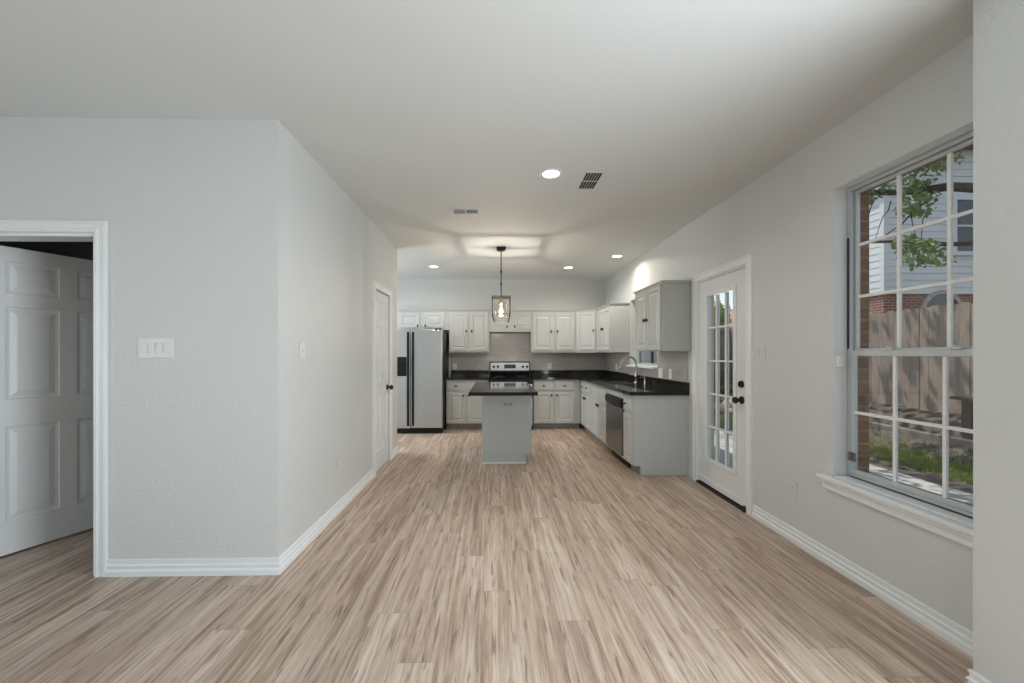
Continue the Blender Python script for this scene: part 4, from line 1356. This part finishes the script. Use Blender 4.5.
# timber edging and bench
tm = MB().obox((6.40, 5.3, 0.10), (0.11, 3.4, 0.12), Matrix.Rotation(math.radians(-1), 3, 'Z'))
tag(tm.build('landscape_timber', M['timber'], None, 0.012), 'grey landscape timber edging the mulch bed below the fence', 'timber')
bn = thing('garden_bench', 'low dark wooden bench against the yard fence', 'bench', (6.62, 4.75, 0.27))
for k in range(3):
    at_root(MB().box(6.46 + k * 0.115, 6.565 + k * 0.115, 4.10, 5.42, 0.685, 0.725), bn).build('seat_plank', M['old_wood'], bn, 0.004)
for yy in (4.25, 5.25):
    at_root(MB().box(6.50, 6.76, yy - 0.06, yy + 0.06, 0.12, 0.683), bn).build('leg', M['old_wood'], bn, 0.006)


def leaves(mb, c, rad, n, size, flat=0.7, rnd=random):
    c = Vector(c)
    for _ in range(n):
        while True:
            q = Vector((rnd.uniform(-1, 1), rnd.uniform(-1, 1), rnd.uniform(-1, 1)))
            if q.length < 1:
                break
        p = c + Vector((q.x * rad[0], q.y * rad[1], q.z * rad[2]))
        s_ = size * rnd.uniform(0.6, 1.25)
        nrm_ = Vector((rnd.uniform(-1, 1), rnd.uniform(-1, 1), rnd.uniform(0.1, 1.6) * flat)).normalized()
        u = nrm_.cross(Vector((rnd.uniform(-1, 1), rnd.uniform(-1, 1), rnd.uniform(-1, 1)))).normalized()
        v = nrm_.cross(u)
        fold = nrm_ * s_ * 0.14
        a = mb.bm.verts.new(p - u * s_ * 0.5)
        b_ = mb.bm.verts.new(p + u * s_ * 0.62)
        l1, l2 = mb.bm.verts.new(p - u * s_ * 0.12 + v * s_ * 0.34 + fold), mb.bm.verts.new(p + u * s_ * 0.28 + v * s_ * 0.24 + fold)
        r1_, r2_ = mb.bm.verts.new(p - u * s_ * 0.12 - v * s_ * 0.34 + fold), mb.bm.verts.new(p + u * s_ * 0.28 - v * s_ * 0.24 + fold)
        mb.bm.faces.new((a, b_, l2, l1))
        mb.bm.faces.new((a, r1_, r2_, b_))


def wob(p0, p1, n, amp, r0, r1, rnd):
    p0, p1 = Vector(p0), Vector(p1)
    pts, rs = [], []
    for i in range(n + 1):
        t = i / n
        o_ = Vector((rnd.uniform(-1, 1), rnd.uniform(-1, 1), rnd.uniform(-1, 1))) * amp * math.sin(math.pi * min(1, t + 0.1))
        pts.append(p0.lerp(p1, t) + o_)
        rs.append(r0 + (r1 - r0) * t)
    return pts, rs


rt = random.Random(11)
tr_ = thing('shade_tree', 'leafy green tree with dark branches reaching across the big window view', 'tree', (6.35, 3.35, 0.15))
tk = MB()
p, r = wob((6.35, 3.35, 0.0), (6.2, 3.5, 4.6), 8, 0.05, 0.20, 0.13, rt)
tk.tube(p, r, 14)
at_root(tk, tr_).build('trunk', M['bark'], tr_, smooth=True)
BR = [((6.2, 3.5, 2.95), (5.45, 5.95, 3.82), 0.085, 0.030), ((6.25, 3.45, 2.35), (5.6, 6.1, 3.10), 0.045, 0.016), ((5.75, 4.95, 3.46), (5.5, 5.45, 2.95), 0.016, 0.006),
      ((6.2, 3.5, 3.7), (5.4, 5.1, 4.5), 0.06, 0.02), ((6.2, 3.5, 4.3), (4.6, 3.6, 5.6), 0.07, 0.02), ((6.2, 3.5, 4.5), (7.2, 5.0, 5.8), 0.07, 0.02), ((6.2, 3.5, 4.5), (5.9, 2.2, 5.9), 0.07, 0.02)]
for a_, b_, r0, r1 in BR:
    p, r = wob(a_, b_, 9, 0.035, r0, r1, rt)
    at_root(MB().tube(p, r, 9), tr_).build('branch', M['bark'], tr_, smooth=True)
for k in range(5):
    a_ = (5.7 - 0.05 * k, 5.0 + 0.2 * k, 3.3 + 0.1 * k)
    b_ = (a_[0] - 0.08, a_[1] + rt.uniform(-0.2, 0.3), a_[2] - rt.uniform(0.4, 0.8))
    p, r = wob(a_, b_, 5, 0.03, 0.008, 0.003, rt)
    at_root(MB().tube(p, r, 6), tr_).build('branch', M['bark'], tr_, smooth=True)
fo = MB()
CL = [((5.5, 5.60, 3.72), (0.22, 0.26, 0.22), 70), ((5.5, 4.98, 3.72), (0.25, 0.24, 0.30), 110), ((5.55, 5.05, 3.35), (0.25, 0.22, 0.25), 70), ((5.5, 4.72, 3.75), (0.25, 0.16, 0.20), 55),
      ((5.5, 4.93, 2.62), (0.2, 0.22, 0.20), 70), ((5.52, 5.13, 2.78), (0.2, 0.16, 0.14), 35), ((5.5, 4.70, 2.48), (0.18, 0.10, 0.08), 16), ((5.55, 5.2, 4.1), (0.4, 0.5, 0.25), 110)]
for c_, rad, n_ in CL:
    leaves(fo, c_, rad, int(n_ * 2.1), 0.078, 0.7, rt)
for k in range(38):  # unseen upper crown, spread out to shade the yard and path
    leaves(fo, (rt.uniform(2.9, 6.9), rt.uniform(2.4, 10.0), rt.uniform(4.7, 7.0)), (0.75, 0.75, 0.5), 120, 0.15, 0.9, rt)
at_root(fo, tr_).build('foliage', M['leaf'], tr_, recalc=False)

# shrubs, stones seen through the glazed door
rs_ = random.Random(5)
for i, (x, y, h_, lab) in enumerate([(5.85, 10.75, 0.55, 'dark low shrub by the fence corner, behind the lawn'), (6.6, 10.9, 0.75, 'taller dark shrub against the short fence'), (5.15, 10.1, 0.42, 'low dark shrub beside the pink stones')]):
    sh = thing('shrub', lab, 'shrub', (x, y, -0.13), 0, 'shrubs by the fence corner')
    s_ = MB()
    for k in range(5):
        p, r = wob((x, y, -0.14), (x + rs_.uniform(-0.25, 0.25), y + rs_.uniform(-0.25, 0.25), -0.14 + h_ * 0.8), 4, 0.02, 0.012, 0.004, rs_)
        s_.tube(p, r, 6)
    at_root(s_, sh).build('stem', M['bark'], sh)
    l_ = MB()
    leaves(l_, (x, y, -0.1 + h_ * 0.55), (0.38, 0.38, h_ * 0.5), 260, 0.09, 0.6, rs_)
    at_root(l_, sh).build('foliage', M['leaf_dark'], sh, recalc=False)
for i, (x, y, s_) in enumerate([(5.42, 9.50, 0.19), (5.93, 9.62, 0.24), (6.48, 9.55, 0.22), (5.0, 9.62, 0.17), (6.2, 10.10, 0.20), (5.68, 10.02, 0.16), (6.85, 9.95, 0.16), (5.62, 9.25, 0.10)]):
    m_ = MB()
    bmesh.ops.create_icosphere(m_.bm, subdivisions=3, radius=1)
    for v in m_.bm.verts:
        k_ = 1 + 0.18 * math.sin(3 * v.co.x + i) + 0.15 * math.sin(4 * v.co.y + 2 * i)
        v.co = Vector((v.co.x * s_ * k_, v.co.y * s_ * 0.8 * k_, v.co.z * s_ * 0.75 * k_))
    o = m_.build('fieldstone', M['rock'], smooth=True)
    o.location = (x, y, -0.12 + s_ * 0.45)
    tag(o, 'rounded pink fieldstone in the border beyond the lawn', 'stone', 'fieldstones beyond the lawn')

# neighbour's house: brick below, white lap siding above
HX, HY, HZ = 11.19, 11.0, 3.05
hs = thing('neighbour_house', 'two-storey neighbour house, white siding over brick, behind the long fence', 'house', (HX, HY, 0))
b = MB().box(HX + 0.05, 20, HY + 0.05, 15.2, -0.2, HZ)
at_root(b, hs).build('brick_wall', M['brick2'], hs)
b = MB()
z = HZ
while z < 7.2:
    b.prism([(HY + 0.05, z), (HY - 0.012, z), (HY + 0.008, z + 0.20), (HY + 0.05, z + 0.20)], HX + 0.10, 20, 'x')
    b.prism([(HX + 0.05, z), (HX - 0.004, z), (HX + 0.008, z + 0.20), (HX + 0.05, z + 0.20)], HY + 0.10, 15.2, 'y')
    z += 0.20
b.box(HX + 0.05, 20, HY + 0.05, 15.2, HZ + 0.001, 7.25)
at_root(b, hs).build('siding_wall', M['siding'], hs)
b = MB().box(HX - 0.03, HX + 0.10, HY - 0.03, HY + 0.10, HZ, 7.2)
at_root(b, hs).build('corner_board', M['siding'], hs)
b = MB().prism([(HX - 0.5, 7.22), (20.5, 7.22), (20.5, 7.4), (15.6, 9.8), (HX - 0.5, 7.4)], HY - 0.45, 15.6, 'y')
at_root(b, hs).build('roof', M['shingle'], hs)
wf = MB().box(13.15, 14.3, HY - 0.07, HY - 0.015, 4.15, 4.27).box(13.15, 13.27, HY - 0.07, HY - 0.015, 4.27, 5.75).box(14.18, 14.3, HY - 0.07, HY - 0.015, 4.27, 5.75).box(13.15, 14.3, HY - 0.07, HY - 0.015, 5.75, 5.87).box(13.27, 14.18, HY - 0.06, HY - 0.02, 4.98, 5.03)
wf = at_root(wf, hs).build('window', M['siding'], hs)
at_root(MB().box(13.27, 14.18, HY - 0.04, HY - 0.02, 4.27, 5.75), hs).build('pane', M['win_dark'], wf)
# arched window in the brick
ar = MB()
N = 16
cx_, cz_, ro, ri = 12.9, 2.55, 0.62, 0.50
for k in range(N):
    t0, t1 = math.pi * k / N, math.pi * (k + 1) / N
    ar.prism([(cx_ + ro * math.cos(t0), cz_ + ro * math.sin(t0)), (cx_ + ro * math.cos(t1), cz_ + ro * math.sin(t1)), (cx_ + ri * math.cos(t1), cz_ + ri * math.sin(t1)), (cx_ + ri * math.cos(t0), cz_ + ri * math.sin(t0))], HY - 0.03, HY + 0.045, 'y')
ar.box(cx_ - ro, cx_ - ri, HY - 0.03, HY + 0.045, 1.2, cz_).box(cx_ + ri, cx_ + ro, HY - 0.03, HY + 0.045, 1.2, cz_)
aw = at_root(ar, hs).build('arched_window', M['rock'], hs)
ap_ = MB().prism([(cx_ - ri, 1.2), (cx_ + ri, 1.2)] + [(cx_ + ri * math.cos(math.pi * k / N), cz_ + ri * math.sin(math.pi * k / N)) for k in range(N + 1)], HY + 0.01, HY + 0.045, 'y')
at_root(ap_, hs).build('pane', M['win_dark'], aw)
# low house with a clay roof far beyond the short fence
fh_ = thing('distant_house', 'far house with a pink clay tile roof beyond the short fence', 'house', (13, 21, 0))
at_root(MB().box(9.8, 15.5, 20.5, 24, -0.2, 2.3), fh_).build('wall', M['siding'], fh_)
at_root(MB().prism([(20.0, 2.3), (24.5, 2.3), (22.25, 3.9)], 9.4, 16, 'x'), fh_).build('roof', M['pinkroof'], fh_)
# tree beyond the short fence
t2 = thing('distant_tree', 'bushy tree rising beyond the short fence, against the sky', 'tree', (9.3, 16.5, 0))
p, r = wob((9.3, 16.5, -0.2), (9.3, 16.5, 2.6), 6, 0.05, 0.14, 0.08, rs_)
at_root(MB().tube(p, r, 10), t2).build('trunk', M['bark'], t2, smooth=True)
l_ = MB()
for k in range(7):
    leaves(l_, (9.3 + rs_.uniform(-0.7, 0.5), 16.5 + rs_.uniform(-0.8, 0.8), 2.9 + rs_.uniform(-0.4, 0.4)), (0.6, 0.6, 0.45), 90, 0.22, 0.8, rs_)
at_root(l_, t2).build('foliage', M['leaf'], t2, recalc=False)

# invented pale outbuilding, put there for the bright view in the sink window
ob = thing('outbuilding', 'invented pale outbuilding giving the bright view in the sink window', 'shed', (4.1, 9.9, -0.14))
mb = MB()
z = -0.14
while z < 2.2:
    mb.prism([(9.95, z), (9.896, z), (9.908, z + 0.18), (9.95, z + 0.18)], 3.0, 4.7, 'x')
    z += 0.18
mb.box(3.0, 4.7, 9.95, 11.2, -0.139, 2.2)
at_root(mb, ob).build('wall', M['trim'], ob)
at_root(MB().prism([(9.75, 2.21), (11.4, 2.21), (10.58, 2.75)], 2.9, 4.8, 'x'), ob).build('roof', M['shingle'], ob)
